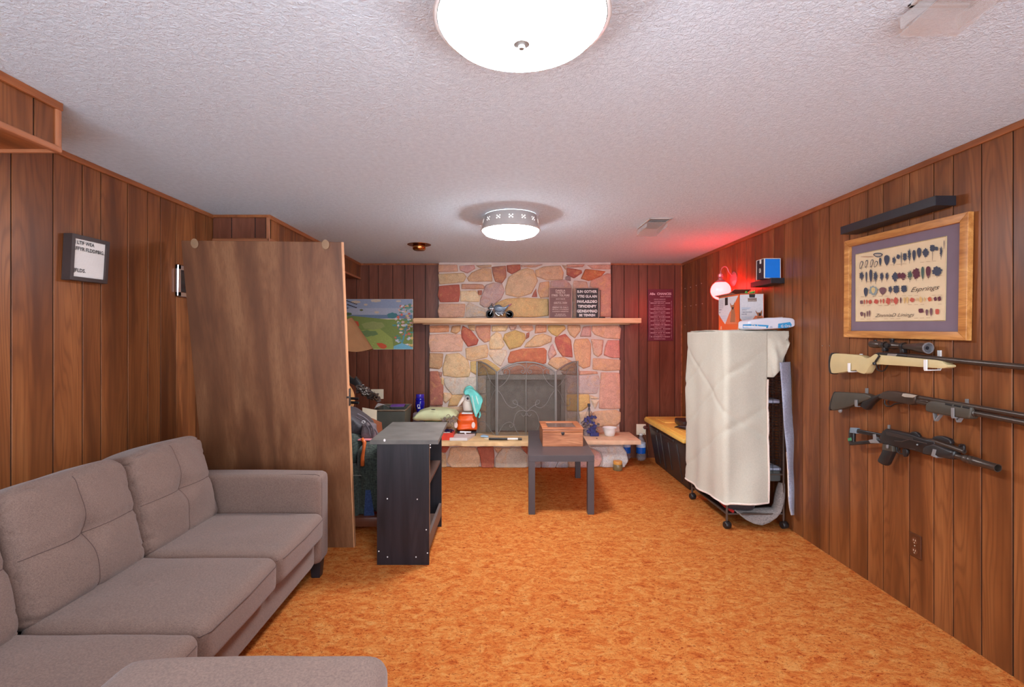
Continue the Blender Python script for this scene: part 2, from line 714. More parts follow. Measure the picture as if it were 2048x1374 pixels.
# boxed-in soffits along the left wall, near and far
SX = -1.682
SZ = 2.122
for nm, ya, yb in (('wall_soffit_near', Y0, 1.885), ('wall_soffit_far', 3.605, YB)):
    edges = [ya]
    i = 0
    if ya == Y0:
        ed = [1682 / (1005 - x) for x in (68,)]
        edges = more(ed, ya, yb)
    else:
        edges = more([1682 / (1005 - x) for x in (571, 590, 608, 628)], ya, yb)
    planks(nm, edges, SX, SZ, ZC, 'y', -0.02)
    bm = B()
    box(bm, XL, SX - 0.02, ya, yb, SZ, SZ + 0.012)
    obj(nm.replace('wall', 'ceiling') + '_underside', bm, 'trim', kind='structure')
fe = [XL, P(463, 450, 3.605).x, P(510, 450, 3.605).x, SX]
planks('wall_soffit_end', fe, 3.605, SZ, ZC, 'x', 0.02, mats=('panel_back', 'groove'))
bm = B()
box(bm, SX - 0.018, SX + 0.006, 3.594, 3.612, SZ, ZC, 0.004)
box(bm, XL, SX + 0.006, 3.594, 3.61, SZ - 0.02, SZ + 0.006, 0.004)
box(bm, SX - 0.012, SX + 0.008, 3.594, YB, SZ - 0.012, SZ + 0.01, 0.004)
obj('trim_1', bm, 'cornertrim', kind='structure')
bm = B()
box(bm, SX - 0.014, SX + 0.012, Y0, 1.9, SZ - 0.012, SZ + 0.012, 0.006)
box(bm, SX - 0.014, SX + 0.01, 1.878, 1.9, SZ, ZC, 0.006)
box(bm, XL, SX, 1.885, 1.9, SZ - 0.012, SZ + 0.012, 0.004)
obj('trim_2', bm, 'cornertrim', kind='structure')
bm = B()
box(bm, XL, XL + 0.012, 1.9, 3.6, ZC - 0.028, ZC, 0.003)
obj('trim_3', bm, 'trim', kind='structure')
bm = B()
box(bm, XR - 0.012, XR, Y0, YB, ZC - 0.03, ZC, 0.003)
obj('trim_4', bm, 'trim', kind='structure')
bm = B()
box(bm, SX, SX + 0.014, Y0, 1.9, ZC - 0.03, ZC, 0.003)
obj('trim_5', bm, 'trim', kind='structure')
bm = B()
box(bm, SX, SX + 0.012, 3.6, YB, ZC - 0.03, ZC, 0.003)
box(bm, XL, SX + .012, 3.592, 3.604, ZC - 0.02, ZC, 0.003)
obj('trim_6', bm, 'trim', kind='structure')
bm = B()
box(bm, SX, XR, YB - 0.012, YB, ZC - 0.02, ZC, 0.003)
obj('trim_7', bm, 'trim', kind='structure')
bm = B()
box(bm, XR - 0.016, XR, YB - 0.016, YB, 0, ZC, 0.004)
obj('trim_8', bm, 'trim', kind='structure')

# ================================================================== fireplace
YU, YL, YH = 5.85, 5.80, 5.47       # faces of the upper breast, lower breast, hearth base
fp = thing('stone_fireplace', ((0.25, 5.7, 0)), 'floor to ceiling fieldstone fireplace with wooden mantel and raised sandstone hearth', 'fireplace')


def z1(x, y, Y):
    return P(850 + x / 4.549, 510 + y / 4.549, Y)


def z2(x, y, Y):
    return P(850 + x / 4.549, 700 + y / 4.549, Y)


# mortar bodies
bm = B()
box(bm, -0.745, 1.265, YU, YB - 0.001, 1.6, ZC)
ox0, ox1, oz = z1(575, 0, YL).x, z1(1262, 0, YL).x, z1(0, 1135, YL).z
box(bm, -0.845, ox0, YL, YB - 0.001, 0.28, 1.6)
box(bm, ox1, 1.355, YL, YB - 0.001, 0.28, 1.6)
box(bm, ox0, ox1, YL, YB - 0.001, oz, 1.6)
box(bm, -0.83, 1.33, YH + .012, YB - 0.001, 0.0, 0.285, 0.02)
obj('mortar', bm, 'mortar', fp)
# firebox
bm = B()
box(bm, ox0, ox1, YL + 0.10, YL + 0.115, 0.325, oz)
obj('firebox', bm, 'soot', fp)
bm = B()
a, b = z1(560, 1090, YL - .02), z1(1275, 1136, YL - .02)
box(bm, a.x, b.x, YL - 0.035, YL + 0.01, b.z, a.z, 0.006)
box(bm, a.x, a.x + .05, YL - 0.03, YL + 0.01, .325, a.z, 0.004)
box(bm, b.x - .05, b.x, YL - 0.03, YL + 0.01, .325, a.z, 0.004)
box(bm, (a.x + b.x) / 2 - .012, (a.x + b.x) / 2 + .012, YL + .0, YL + 0.02, .325, a.z, 0.003)
obj('firebox_surround', bm, plain('hood_metal', (138, 130, 118), 0.5, 0.3), fp)

UP = [
 ([(125,90),(290,90),(298,150),(122,155)],(206,150,122)), ([(315,100),(445,92),(455,125),(385,165),(320,140)],(206,146,136)),
 ([(465,95),(600,90),(600,112),(500,118)],(190,150,116)), ([(608,112),(735,100),(738,200),(700,255),(640,240),(618,170)],(178,106,82)),
 ([(745,95),(865,88),(868,130),(790,172),(750,150)],(184,92,68)), ([(875,92),(1070,88),(1000,112),(880,110)],(202,152,126)),
 ([(430,160),(520,122),(600,125),(612,240),(400,240),(385,210)],(206,156,112)), ([(122,175),(350,165),(375,200),(350,245),(135,268)],(206,168,118)),
 ([(860,140),(930,120),(985,140),(1025,235),(965,350),(850,385),(735,360),(732,300),(760,205)],(212,168,122)),
 ([(1005,140),(1080,108),(1230,98),(1258,160),(1250,225),(1110,228),(1010,195)],(208,158,118)), ([(1245,92),(1285,100),(1280,135)],(200,160,130)),
 ([(1290,88),(1450,86),(1430,110),(1300,112)],(206,142,118)), ([(1290,118),(1420,140),(1425,165),(1355,210),(1290,180)],(180,84,64)),
 ([(1460,130),(1640,150),(1600,195),(1490,235),(1420,215)],(206,100,52)), ([(1475,92),(1680,88),(1685,130),(1520,125)],(206,144,120)),
 ([(1318,190),(1325,235),(1280,225),(1280,200)],(150,116,112)), ([(1655,170),(1690,175),(1690,562),(1592,562),(1592,300),(1500,290),(1510,235)],(206,136,110)),
 ([(1145,240),(1280,225),(1330,280),(1320,340),(1140,345)],(188,142,132)), ([(1355,235),(1470,245),(1480,295),(1475,420),(1345,430),(1345,280)],(206,154,128)),
 ([(1045,255),(1130,240),(1132,380),(1050,390),(1028,330)],(208,146,110)), ([(1010,305),(1018,380),(972,380)],(180,92,76)),
 ([(130,285),(310,270),(318,340),(305,425),(140,428),(118,370)],(190,84,62)), ([(335,265),(520,268),(540,285),(535,308),(335,310)],(198,136,106)),
 ([(320,330),(460,325),(500,380),(490,425),(325,420)],(224,192,142)), ([(482,325),(518,325),(512,362),(485,362)],(186,100,80)),
 ([(555,275),(620,255),(700,262),(722,330),(690,400),(600,470),(540,475),(500,450),(505,400)],(188,150,142)),
 ([(640,440),(740,400),(900,390),(1120,400),(1122,550),(1000,565),(650,562)],(214,168,100)), ([(135,445),(365,445),(355,565),(130,572),(118,510)],(206,150,118)),
 ([(400,430),(480,470),(545,490),(560,560),(370,570),(375,470)],(192,166,146)), ([(1350,440),(1470,430),(1475,562),(1350,562)],(204,150,124)),
 ([(1140,355),(1330,350),(1330,562),(1140,562)],(202,150,124)),
]
LO = [
 ([(40,645),(215,640),(215,700),(45,705)],(220,142,92)), ([(250,650),(322,640),(318,690),(285,715),(235,700)],(204,152,100)),
 ([(345,645),(420,690),(485,770),(470,815),(390,832),(335,750),(332,690)],(196,84,62)), ([(390,640),(455,640),(450,688),(410,680)],(208,166,112)),
 ([(465,645),(595,640),(588,780),(540,795),(490,750),(462,690)],(208,136,104)), ([(610,645),(755,640),(735,690),(610,695)],(222,182,124)),
 ([(760,640),(835,640),(820,675),(780,685)],(196,156,140)), ([(855,640),(975,640),(985,680),(950,695),(890,685)],(222,156,114)),
 ([(1010,640),(1105,640),(1100,700),(1000,712)],(218,146,104)), ([(1120,640),(1265,642),(1278,670),(1200,740),(1150,715),(1120,680)],(212,170,92)),
 ([(1300,640),(1410,640),(1410,690),(1360,755),(1320,725),(1297,680)],(218,162,116)), ([(1440,655),(1505,645),(1508,740),(1410,740)],(204,146,132)),
 ([(1520,645),(1755,640),(1780,670),(1770,765),(1640,755),(1545,725),(1518,690)],(222,162,126)),
 ([(45,725),(180,718),(325,722),(345,780),(335,875),(50,882),(38,800)],(222,166,134)),
 ([(725,720),(820,685),(905,715),(915,765),(870,830),(770,858),(735,800),(712,765)],(208,166,84)),
 ([(600,740),(650,700),(690,720),(722,820),(690,855),(590,855),(585,800)],(226,192,140)), ([(925,715),(948,705),(945,745),(918,765)],(200,110,84)),
 ([(1000,735),(1070,715),(1150,745),(1145,790),(1050,830),(960,838),(905,838),(925,800),(970,765)],(220,172,118)),
 ([(1185,750),(1275,720),(1325,775),(1342,930),(1250,920),(1210,865),(1182,790)],(200,88,70)),
 ([(1365,770),(1480,762),(1508,810),(1500,1010),(1440,1032),(1380,990),(1360,900),(1352,820)],(224,156,108)),
 ([(1510,768),(1620,775),(1605,900),(1570,925),(1535,900)],(222,166,134)), ([(1660,780),(1765,778),(1770,935),(1700,935),(1628,910),(1640,830)],(220,130,112)),
 ([(370,850),(560,815),(575,870),(565,930),(420,960),(378,945)],(218,172,120)), ([(585,865),(740,865),(745,900),(690,1010),(640,985),(580,905)],(218,192,160)),
 ([(780,880),(880,855),(1080,845),(1105,870),(1100,980),(1050,1000),(760,980),(755,940)],(212,104,62)),
 ([(1140,830),(1160,810),(1195,900),(1130,955),(1118,900)],(208,152,140)), ([(1150,935),(1260,930),(1370,985),(1350,1060),(1200,1040),(1120,990)],(218,162,114)),
 ([(1530,940),(1775,955),(1770,1048),(1650,1052),(1525,1040)],(218,156,114)), ([(45,895),(165,900),(155,1010),(130,1035),(40,1025)],(198,148,98)),
 ([(195,905),(310,895),(390,960),(412,1050),(400,1105),(300,1112),(170,1095),(162,1030)],(222,180,124)),
 ([(415,970),(560,950),(640,1000),(690,1040),(650,1085),(480,1095),(420,1060)],(208,168,92)), ([(700,1040),(900,990),(1060,1005),(1130,1040),(1130,1085),(720,1085)],(214,126,84)),
 ([(1240,1065),(1370,1000),(1398,1050),(1395,1088),(1260,1088)],(196,150,126)), ([(1410,1055),(1560,1060),(1570,1080),(1405,1090)],(218,146,114)),
 ([(1400,1100),(1575,1095),(1592,1150),(1560,1260),(1290,1260),(1285,1105)],(194,164,154)), ([(45,1060),(120,1060),(140,1130),(165,1200),(160,1365),(45,1368)],(182,96,74)),
 ([(180,1118),(470,1110),(555,1120),(555,1260),(250,1270),(190,1200),(172,1150)],(200,184,164)), ([(125,1065),(155,1070),(150,1105),(128,1100)],(176,120,104)),
 ([(150,1110),(172,1130),(170,1185),(145,1170)],(214,172,110)),
 ([(1600,1070),(1770,1075),(1775,1395),(1700,1398),(1582,1395),(1592,1200)],(220,152,126)), ([(170,1254),(235,1259),(245,1294),(190,1344),(170,1324)],(220,178,130)),
 ([(245,1275),(340,1275),(330,1364),(210,1374),(225,1324)],(214,168,104)), ([(350,1280),(555,1275),(555,1420),(350,1420)],(200,168,132)),
 ([(1290,1270),(1490,1270),(1500,1364),(1420,1419),(1290,1414)],(222,172,88)), ([(1500,1275),(1580,1300),(1550,1310),(1505,1305)],(226,190,150)),
 ([(1510,1319),(1580,1322),(1545,1400)],(226,192,152)), ([(1540,1424),(1740,1409),(1778,1434),(1775,1514),(1740,1554),(1580,1559),(1475,1510)],(220,164,120)),
 ([(1400,1435),(1520,1424),(1480,1495),(1420,1520)],(220,186,146)), ([(1440,1564),(1600,1566),(1620,1615),(1440,1615)],(210,170,140)),
 ([(1640,1566),(1760,1558),(1770,1610),(1650,1612)],(204,160,134)), ([(45,1380),(160,1380),(155,1500),(45,1600)],(176,100,80)),
 ([(180,1385),(345,1385),(345,1615),(180,1615)],(214,176,130)), ([(360,1430),(555,1430),(555,1615),(360,1615)],(180,160,140)), ([(1290,1425),(1385,1425),(1385,1615),(1290,1615)],(188,166,146)),
]


def z7(x, y):
    return P(850 + x / 9.309, 880 + y / 9.309, YH)


def z5(x, y):
    return P(1020 + x / 6.247, 820 + y / 6.247, YH)


HE = [([(320,125),(450,130),(380,230),(310,215)],(200,84,58)), ([(480,150),(700,130),(940,150),(1010,280),(1020,400),(990,500),(500,505),(410,400),(450,280)],(226,184,138)),
 ([(970,140),(1270,130),(1285,280),(1285,510),(1060,510),(1030,300)],(196,94,64)), ([(1285,140),(1430,150),(1350,240)],(212,160,120)),
 ([(1440,150),(1770,150),(1895,260),(1900,510),(1310,510),(1315,330)],(198,182,160)), ([(1790,130),(1905,130),(1905,270)],(196,90,66)), ([(310,235),(380,265),(395,500),(310,500)],(214,180,130))]
HE2 = [([(310,560),(385,560),(380,715),(300,715)],(196,180,172)), ([(400,560),(640,560),(560,715),(395,715)],(190,176,180)), ([(650,560),(700,560),(725,715),(575,715)],(176,168,176)),
 ([(715,560),(850,560),(850,715),(740,715)],(214,160,124)), ([(860,460),(985,470),(985,715),(865,715)],(220,156,144)), ([(1000,480),(1060,500),(1120,540),(1145,620),(1110,700),(1000,715)],(218,150,138)),
 ([(1010,455),(1400,452),(1450,530),(1470,640),(1425,708),(1380,715),(1150,710),(1168,600),(1130,520),(1060,480)],(206,196,190))]
pc = Pieces()


def stone(pts, rgb, h):
    pts = soft([V(p) for p in pts])
    c = sum(pts, V((0, 0, 0))) / len(pts)
    pts = [c + (p - c) * (1 + .004 / max(.02, (p - c).length)) for p in pts]
    t = B()
    rings = []
    sz = sum((p - c).length for p in pts) / len(pts)
    for k_, (ins, dep) in enumerate(((-0.002, -0.02), (0.0, h * 0.45), (0.006, h * 0.82), (0.016, h), (max(0.03, sz * .45), h * 1.12))):
        ring = []
        for p in pts:
            d = p - c
            L = d.length
            q = c + d * max(0.12, 1 - ins / L)
            j = mnoise.noise(q * 16) * 0.006 * (k_ > 1)
            ring.append(t.verts.new(q + V((0, -(dep + j), 0))))
        rings.append(ring)
    m = len(pts)
    for A, Bn in zip(rings, rings[1:]):
        for j in range(m):
            t.faces.new([A[j], A[(j + 1) % m], Bn[(j + 1) % m], Bn[j]])
    t.faces.new(rings[-1])
    bmesh.ops.recalc_face_normals(t, faces=t.faces)
    pc.add(t, rgb)


def mellow(c):
    m_ = sum(c) / 3
    return tuple(min(255, int((m_ + (v_ - m_) * .74) * 1.07)) for v_ in c)


for pts, c in UP:
    stone([z1(x, y, YU) for x, y in pts], mellow(c), RND.uniform(0.014, 0.026))
for pts, c in LO:
    stone([z1(x, y, YL) for x, y in pts], mellow(c), RND.uniform(0.014, 0.028))
for pts, c in HE:
    stone([z7(x, y) for x, y in pts], mellow(c), RND.uniform(0.012, 0.02))
for pts, c in HE2:
    stone([z5(x, y) for x, y in pts], mellow(c), RND.uniform(0.012, 0.02))
so = pc.done('stone_facing', 'stone', fp, recalc=False)
for p in so.data.polygons:
    p.use_smooth = True
so.data.set_sharp_from_angle(angle=math.radians(50))
# hearth slabs, with slightly broken edges
for nm, xa, xb, ya, mt, am in (('hearth_slab', -0.80, 0.42, 5.245, 'slab_yellow', 0.012), ('hearth_slab', 0.425, 1.475, 5.32, 'slab', 0.003)):
    t = B()
    box(t, xa, xb, ya, YL + 0.02, 0.280, 0.326, 0.004)
    bmesh.ops.subdivide_edges(t, edges=[e for e in t.edges if abs((e.verts[0].co - e.verts[1].co).x) > 0.5], cuts=60)
    for v_ in t.verts:
        if v_.co.y < ya + 0.02 and xa + .02 < v_.co.x < xb - .02:
            v_.co.y += mnoise.noise(V((v_.co.x * 9, v_.co.z * 30, 0))) * am * 1.4
            v_.co.z += mnoise.noise(V((v_.co.x * 14, v_.co.z * 10, 3))) * am * 0.4
    obj(nm, t, mt, fp, smooth=30)
bm = B()
a, b = P(827, 636, 5.6), P(1283, 646, 5.6)
box(bm, a.x, b.x, 5.6, YU + 0.03, b.z, a.z, 0.003)
box(bm, -1.06, 1.60, YU + 0.03, YB, b.z, a.z, 0.002)
box(bm, a.x + .08, b.x - .1, 5.72, YU + .02, b.z - 0.012, b.z, 0.001)
obj('mantel_shelf', bm, 'mantel', fp)
MZ = a.z

# ================================================================== fire screen
fs = thing('fire_screen', (z2(922, 0, 5.6).x, 5.6, 0.326), 'folding three panel wrought iron fire screen with scrollwork in front of the firebox', 'fire screen')
k = NT('screen_mesh')
k.col(C(104, 94, 84))
k.b.inputs['Alpha'].default_value = 0.42
k.rough(0.6)
M['mesh'] = k.m


def yc(x):
    if x < 655:
        return 5.6 + (655 - x) / (655 - 473) * 0.16
    if x > 1188:
        return 5.6 + (x - 1188) / (1392 - 1188) * 0.16
    return 5.6


def s2(x, y):
    return z2(x, y, yc(x))


def spl(pts, n=2):
    return [V(p) for p in chaikin([V((p[0], p[1], 0)) for p in pts], n, False)]


def panel(outline, name):
    p = bm_frame = B()
    pts = [s2(x, y) for x, y in outline]
    tube(bm_frame, pts, 0.009, 6, closed=True)
    o = obj(name, bm_frame, 'iron', fs, smooth=50)
    t = B()
    t.faces.new([t.verts.new(q + V((0, 0.004, 0))) for q in pts])
    obj('mesh_screen', t, 'mesh', o)
    return o


cen = [(660, 778), (660, 200), (700, 170), (760, 138), (840, 115), (922, 108), (1004, 115), (1084, 138), (1144, 170), (1184, 200), (1184, 778)]
pcn = panel(cen, 'center_panel')
lf = [(473, 752), (473, 102), (510, 108), (560, 130), (610, 165), (648, 196), (648, 778)]
pl = panel(lf, 'side_panel')
rf = [(1392, 752), (1390, 100), (1340, 110), (1280, 135), (1230, 168), (1193, 200), (1193, 778)]
pr = panel(rf, 'side_panel')
S = [
 [(715, 205), (705, 185), (735, 165), (770, 180), (772, 215), (755, 260), (715, 312), (672, 340)],
 [(672, 195), (690, 230), (712, 222), (740, 215), (735, 190)],
 [(775, 180), (800, 150), (850, 132), (895, 148), (915, 185), (898, 216), (872, 205), (878, 184), (895, 188)],
 [(668, 370), (700, 410), (730, 475), (762, 512), (800, 530), (845, 510), (838, 466), (815, 450), (798, 470), (812, 492), (850, 500), (920, 560)],
 [(920, 600), (935, 580), (915, 555), (870, 545), (825, 575), (805, 650), (815, 710), (860, 780)],
 [(922, 560), (908, 600), (885, 600), (878, 580)],
 [(665, 770), (690, 710), (730, 660), (785, 652), (808, 685), (785, 708), (765, 690), (775, 680)],
]
bm = B()
for c in S:
    for mir in (0, 1):
        pts = [((1844 - x) if mir else x, y) for x, y in c]
        tube(bm, [s2(p.x, p.y) + V((0, -0.006, 0)) for p in spl(pts)], 0.0036, 6)
tube(bm, [s2(922, 110) + V((0, -.004, 0)), s2(922, 778) + V((0, -.004, 0))], 0.003, 6)
tube(bm, [s2(665, 268) + V((0, -.002, 0)), s2(1180, 268) + V((0, -.002, 0))], 0.0015, 4)
obj('scrollwork', bm, 'iron', pcn, smooth=60)
SL = [[(515, 200), (500, 215), (488, 195), (500, 155), (535, 150), (560, 185), (575, 240), (605, 300), (640, 335)],
      [(640, 360), (615, 400), (600, 450), (575, 505), (545, 510), (535, 480), (548, 445), (530, 440)],
      [(500, 700), (485, 690), (495, 655), (530, 645), (565, 680), (600, 735), (642, 778)]]
for par, mir in ((pl, 0), (pr, 1)):
    bm = B()
    for c in SL:
        pts = [(1188 + (655 - x) * 1.12 if mir else x, y) for x, y in c]
        tube(bm, [s2(p.x, p.y) + V((0, -0.006, 0)) for p in spl(pts)], 0.0034, 6)
    obj('scrollwork', bm, 'iron', par, smooth=60)

# ================================================================== ceiling lights
M['bowl'] = emit('lit_glass_bowl', (0.93, 0.98, 1.05, 1), LAMP_POWER)
M['fixture'] = plain('white_enamel', (196, 188, 184), 0.4, var=0.04)
M['hole'] = emit('lit_cutout', (1.0, 0.99, 0.97, 1), 0.7)


M['bowl_far'] = emit('lit_glass_bowl_far', (0.93, 0.98, 1.05, 1), FAR_LAMP_POWER)


def ceiling_lamp(x, y, zr, label, bowl='bowl'):
    t = thing('ceiling_light', (x, y, zr), label, 'light', 'round flush ceiling lights')
    bm = B()
    R = 0.2135
    lathe(bm, [(R - .006, 0.004), (R - .012, -.006), (R * .85, -.026), (R * .6, -.043), (R * .3, -.053), (0.0, -.056)], (x, y, zr), seg=48)
    obj('glass_bowl', bm, bowl, t, smooth=60)
    bm = B()
    lathe(bm, [(R, 0), (R + .003, .004), (R - .004, .012), (0.188, ZC - zr - .004), (0.182, ZC - zr - .001), (0.176, ZC - zr - .004), (R - .012, .010), (R - .006, 0)], (x, y, zr), seg=48)
    dr = obj('shade_drum', bm, 'fixture', t, smooth=60)
    bm = B()
    for i in range(14):
        a = 2 * math.pi * (i + .5) / 14
        h = 0.062
        rr = R - .004 + (0.188 - R + .004) * (h - .012) / (ZC - zr - .016) + 0.0015
        c = V((x + rr * math.cos(a), y + rr * math.sin(a), zr + h))
        nrm = V((math.cos(a), math.sin(a), -0.25)).normalized()
        for dx, dz, q in ((0, 0, .005), (.011, .009, .0045), (-.011, .009, .0045), (.011, -.009, .0045), (-.011, -.009, .0045)):
            tang = V((-math.sin(a), math.cos(a), 0))
            lathe(bm, [(0, 0), (q, 0.0005), (q, .001), (0, .0012)], c + tang * dx + V((math.cos(a), math.sin(a), 0)) * (-.23 * dz) + V((0, 0, dz)), nrm, 8)
    obj('cutouts', bm, 'hole', dr)
    bm = B()
    lathe(bm, [(0, -.066), (.006, -.066), (.009, -.062), (.008, -.058), (.02, -.055), (.021, -.050), (0, -.048)], (x, y, zr), seg=20)
    obj('finial', bm, plain('nickel', (150, 150, 148), 0.4, 0.5), t, smooth=50)
    return t


ceiling_lamp(0.047, 1.227, 2.183, 'large lit white flush ceiling light nearest, cut by the top of the photo')
ceiling_lamp(0.058, 3.62, 2.188, 'lit flush ceiling light with pierced white drum in mid room', 'bowl_far')


# ceiling registers with clear air deflectors
M['clear'] = plain('clear_plastic', (214, 208, 206), 0.15, var=0.03, alpha=0.35)
for y, lb in ((3.69, 'small white ceiling air register with clear deflector beyond the middle of room'), (1.0, 'ceiling air register with clear deflector at the top right edge')):
    t = thing('air_register', (1.17, y + .17, ZC - 0.01), lb, 'vent', 'ceiling air registers')
    bm = B()
    for (a, b, c, d) in ((1.085, 1.255, y, y + .014), (1.085, 1.255, y + .326, y + .34), (1.085, 1.1, y, y + .34), (1.24, 1.255, y, y + .34)):
        box(bm, a, b, c, d, ZC - .008, ZC, .002)
    obj('frame', bm, 'fixture', t)
    bm = B()
    for i in range(9):
        yy = y + .03 + i * .034
        box(bm, 1.1, 1.24, yy, yy + .022, ZC - .006, ZC - .004, rot=Matrix.Rotation(0.4, 4, 'X'))
    box(bm, 1.1, 1.24, y + .014, y + .326, ZC - .002, ZC)
    obj('louver', bm, plain('register_grey', (168, 160, 158), 0.5), t)
    bm = B()
    n = 12
    pr_ = []
    for i in range(n + 1):
        u = i / n
        pr_.append((y + .10 + u * .28, ZC - .006 - .055 * math.sin(u * 1.35)))
    v0 = [[bm.verts.new((xx, a, b)) for a, b in pr_] for xx in (1.09, 1.25)]
    v1 = [[bm.verts.new((xx, a, b + .003)) for a, b in pr_] for xx in (1.09, 1.25)]
    for i in range(n):
        bm.faces.new([v0[0][i], v0[1][i], v0[1][i + 1], v0[0][i + 1]])
        bm.faces.new([v1[0][i], v1[1][i], v1[1][i + 1], v1[0][i + 1]])
        for s in (0, 1):
            bm.faces.new([v0[s][i], v0[s][i + 1], v1[s][i + 1], v1[s][i]])
    box(bm, 1.09, 1.094, y + .1, y + .37, ZC - .045, ZC - .012)
    box(bm, 1.246, 1.25, y + .1, y + .37, ZC - .045, ZC - .012)
    obj('air_deflector', bm, 'clear', t, smooth=40)

bm = B()
c = V((-.788, 4.73, ZC))
lathe(bm, [(0, -.004), (.11, -.004), (.112, -.001), (0, 0)], c, seg=32)
lathe(bm, [(0, -.055), (.05, -.055), (.06, -.045), (.062, -.012), (.055, -.004), (0, -.004)], c, seg=32)
tag(obj('brass_ceiling_cap', bm, 'brass', smooth=50), 'round brass cap with wide flange on the ceiling before the chimney', 'ceiling fixture')

# ================================================================== wall sconce
sn = thing('wall_sconce', (2.125, 4.59, 1.957), 'lit wall sconce with pink glowing glass globe on the right wall', 'lamp')
M['scon'] = plain('painted_sconce_metal', (196, 120, 128), 0.25, 0.4, var=0.05)
M['globe'] = emit('glowing_globe', (1.0, 0.0118, 0.0125, 1), SCONCE_POWER, (.5, .25, .25, 1))
bm = B()
lathe(bm, [(0, 0), (.066, 0), (.068, .006), (.05, .018), (.02, .026), (0, .028)], (XR, 4.59, 1.957), (-1, 0, 0), 32)
obj('wall_plate', bm, 'scon', sn, smooth=50)
gc = V((2.003, 4.59, 1.851))
bm = B()
arm = [V((XR - .02, 4.59, 1.99)), V((XR - .03, 4.59, 2.0)), V((XR - .05, 4.59, 2.02)), V((XR - .06, 4.59, 2.06)), V((XR - .085, 4.59, 2.075)), V((XR - .11, 4.59, 2.06)), V((gc.x, 4.59, 2.03)), V((gc.x, 4.59, 2.0))]
tube(bm, chaikin(arm, 2, False), .005, 8)
obj('arm', bm, 'scon', sn, smooth=60)
bm = B()
lathe(bm, [(0, .165), (.008, .165), (.012, .15), (.024, .148), (.024, .125), (.017, .12), (.022, .108), (.022, .1), (.045, .085), (.05, .074), (.03, .072), (0, .072)], gc, seg=28)
obj('socket_cap', bm, 'scon', sn, smooth=50)
bm = B()
lathe(bm, [(.035, .076)] + [(.087 * math.sin(a), .087 * math.cos(a)) for a in [math.pi * (.15 + .85 * i / 16) for i in range(17)]][:-1] + [(0, -.087)], gc, seg=36)
obj('glass_globe', bm, 'globe', sn, smooth='all')

# ================================================================== leaning door panel
TL, TR, BR = P(362, 481, 3.09), P(684, 484, 3.09), P(709, 1096.5, 3.37)
BL = V((BR.x - 0.975, 3.37, 0.0))
BR.z = 0.0
dp = thing('door_panel', ((BL.x + BR.x) / 2, 3.37, 0), 'large brown flush wood door slab leaning upright behind the sofa', 'door slab')
nrm = (TL - BL).cross(BR - BL).normalized()
if nrm.y < 0:
    nrm = -nrm
th = nrm * 0.036
bm = B()
e = (BR - BL).normalized() * 0.006
hexa(bm, [BL, BR - e, BR - e + th, BL + th, TL, TR - e, TR - e + th, TL + th], 0.002)
obj('door_face', bm, 'door', dp)
bm = B()
hexa(bm, [BR - e, BR, BR + th, BR - e + th, TR - e, TR, TR + th, TR - e + th], 0.001)
obj('edge_band', bm, 'dooredge', dp)
bm = B()
ed = (TR - BR).normalized()
c = P(696, 793, 3.235)
c = BR + ed * (c.z / ed.z)
box(bm, c.x - .001, c.x + .006, c.y + .008, c.y + .034, c.z - .06, c.z + .05, .001, rot=None)
box(bm, c.x - .012, c.x + .012, c.y - .004, c.y + .004, c.z - .010, c.z + .002, .002)
obj('latch_plate', bm, plain('old_latch_metal', (58, 48, 44), 0.4, 0.5), dp, smooth=40)
bm = B()
for px, py in ((389, 487), (651, 489)):
    q = P(px, py, 3.085)
    lathe(bm, [(0, 0), (.024, 0), (.022, .0012), (0, .0015)], q + V((0, -.001, 0)), -nrm, 20, sy=1.25)
obj('pale_worn_spot', bm, plain('worn_spot', (150, 118, 88), .6), dp)

# ================================================================== sofa
sf = thing('sofa', (-1.5, 1.9, 0), 'grey brown fabric sofa with tufted back cushions along the left paneled wall', 'sofa')


def wr(p, s, seed, amp=0.004, fr=9):
    n = mnoise.noise_vector(V((p.x * fr, p.y * fr * .6, p.z * fr)) + V((seed * 11.3, seed * 3.1, 0)))
    return p + n * amp


bm = B()
rbox(bm, (-1.525, 1.91, .19), (.455, .95, .08), .02, 8)
obj('base', bm, 'sofa', sf, smooth=60)
bm = B()
rbox(bm, (-1.93, 1.91, .40), (.09, .95, .29), .04, 8)
obj('back_frame', bm, 'sofa', sf, smooth=60)
for ya, yb in ((2.862, 3.02), (.80, .958)):
    bm = B()
    rbox(bm, (-1.513, (ya + yb) / 2, .365), (.467, (yb - ya) / 2, .257), .035, 14, lambda p, s: p + V((0, 0, .006 * (1 - s.x ** 2) * (s.z > .5) - .003)))
    o = obj('arm', bm, 'sofa', sf, smooth=60)
    bm = B()
    y_ = ya + .034
    tube(bm, [V((-1.058, y_, .125)), V((-1.0475, y_, .15)), V((-1.0465, y_, .57)), V((-1.050, y_, .598)), V((-1.062, y_, .614)), V((-1.085, y_, .6215)), V((-1.95, y_, .6215))], .0018, 5)
    obj('piping', bm, 'seam', o)
for x, y in ((-1.10, 2.965), (-1.10, .86), (-1.90, 2.965), (-1.90, .86)):
    bm = B()
    hexa(bm, [(x - .025, y - .025, 0), (x + .025, y - .025, 0), (x + .025, y + .025, 0), (x - .025, y + .025, 0),
              (x - .034, y - .034, .115), (x + .034, y - .034, .115), (x + .034, y + .034, .115), (x - .034, y + .034, .115)], .003)
    obj('leg', bm, 'black', sf)
ys = [2.862, 2.285, 1.70, 1.12]
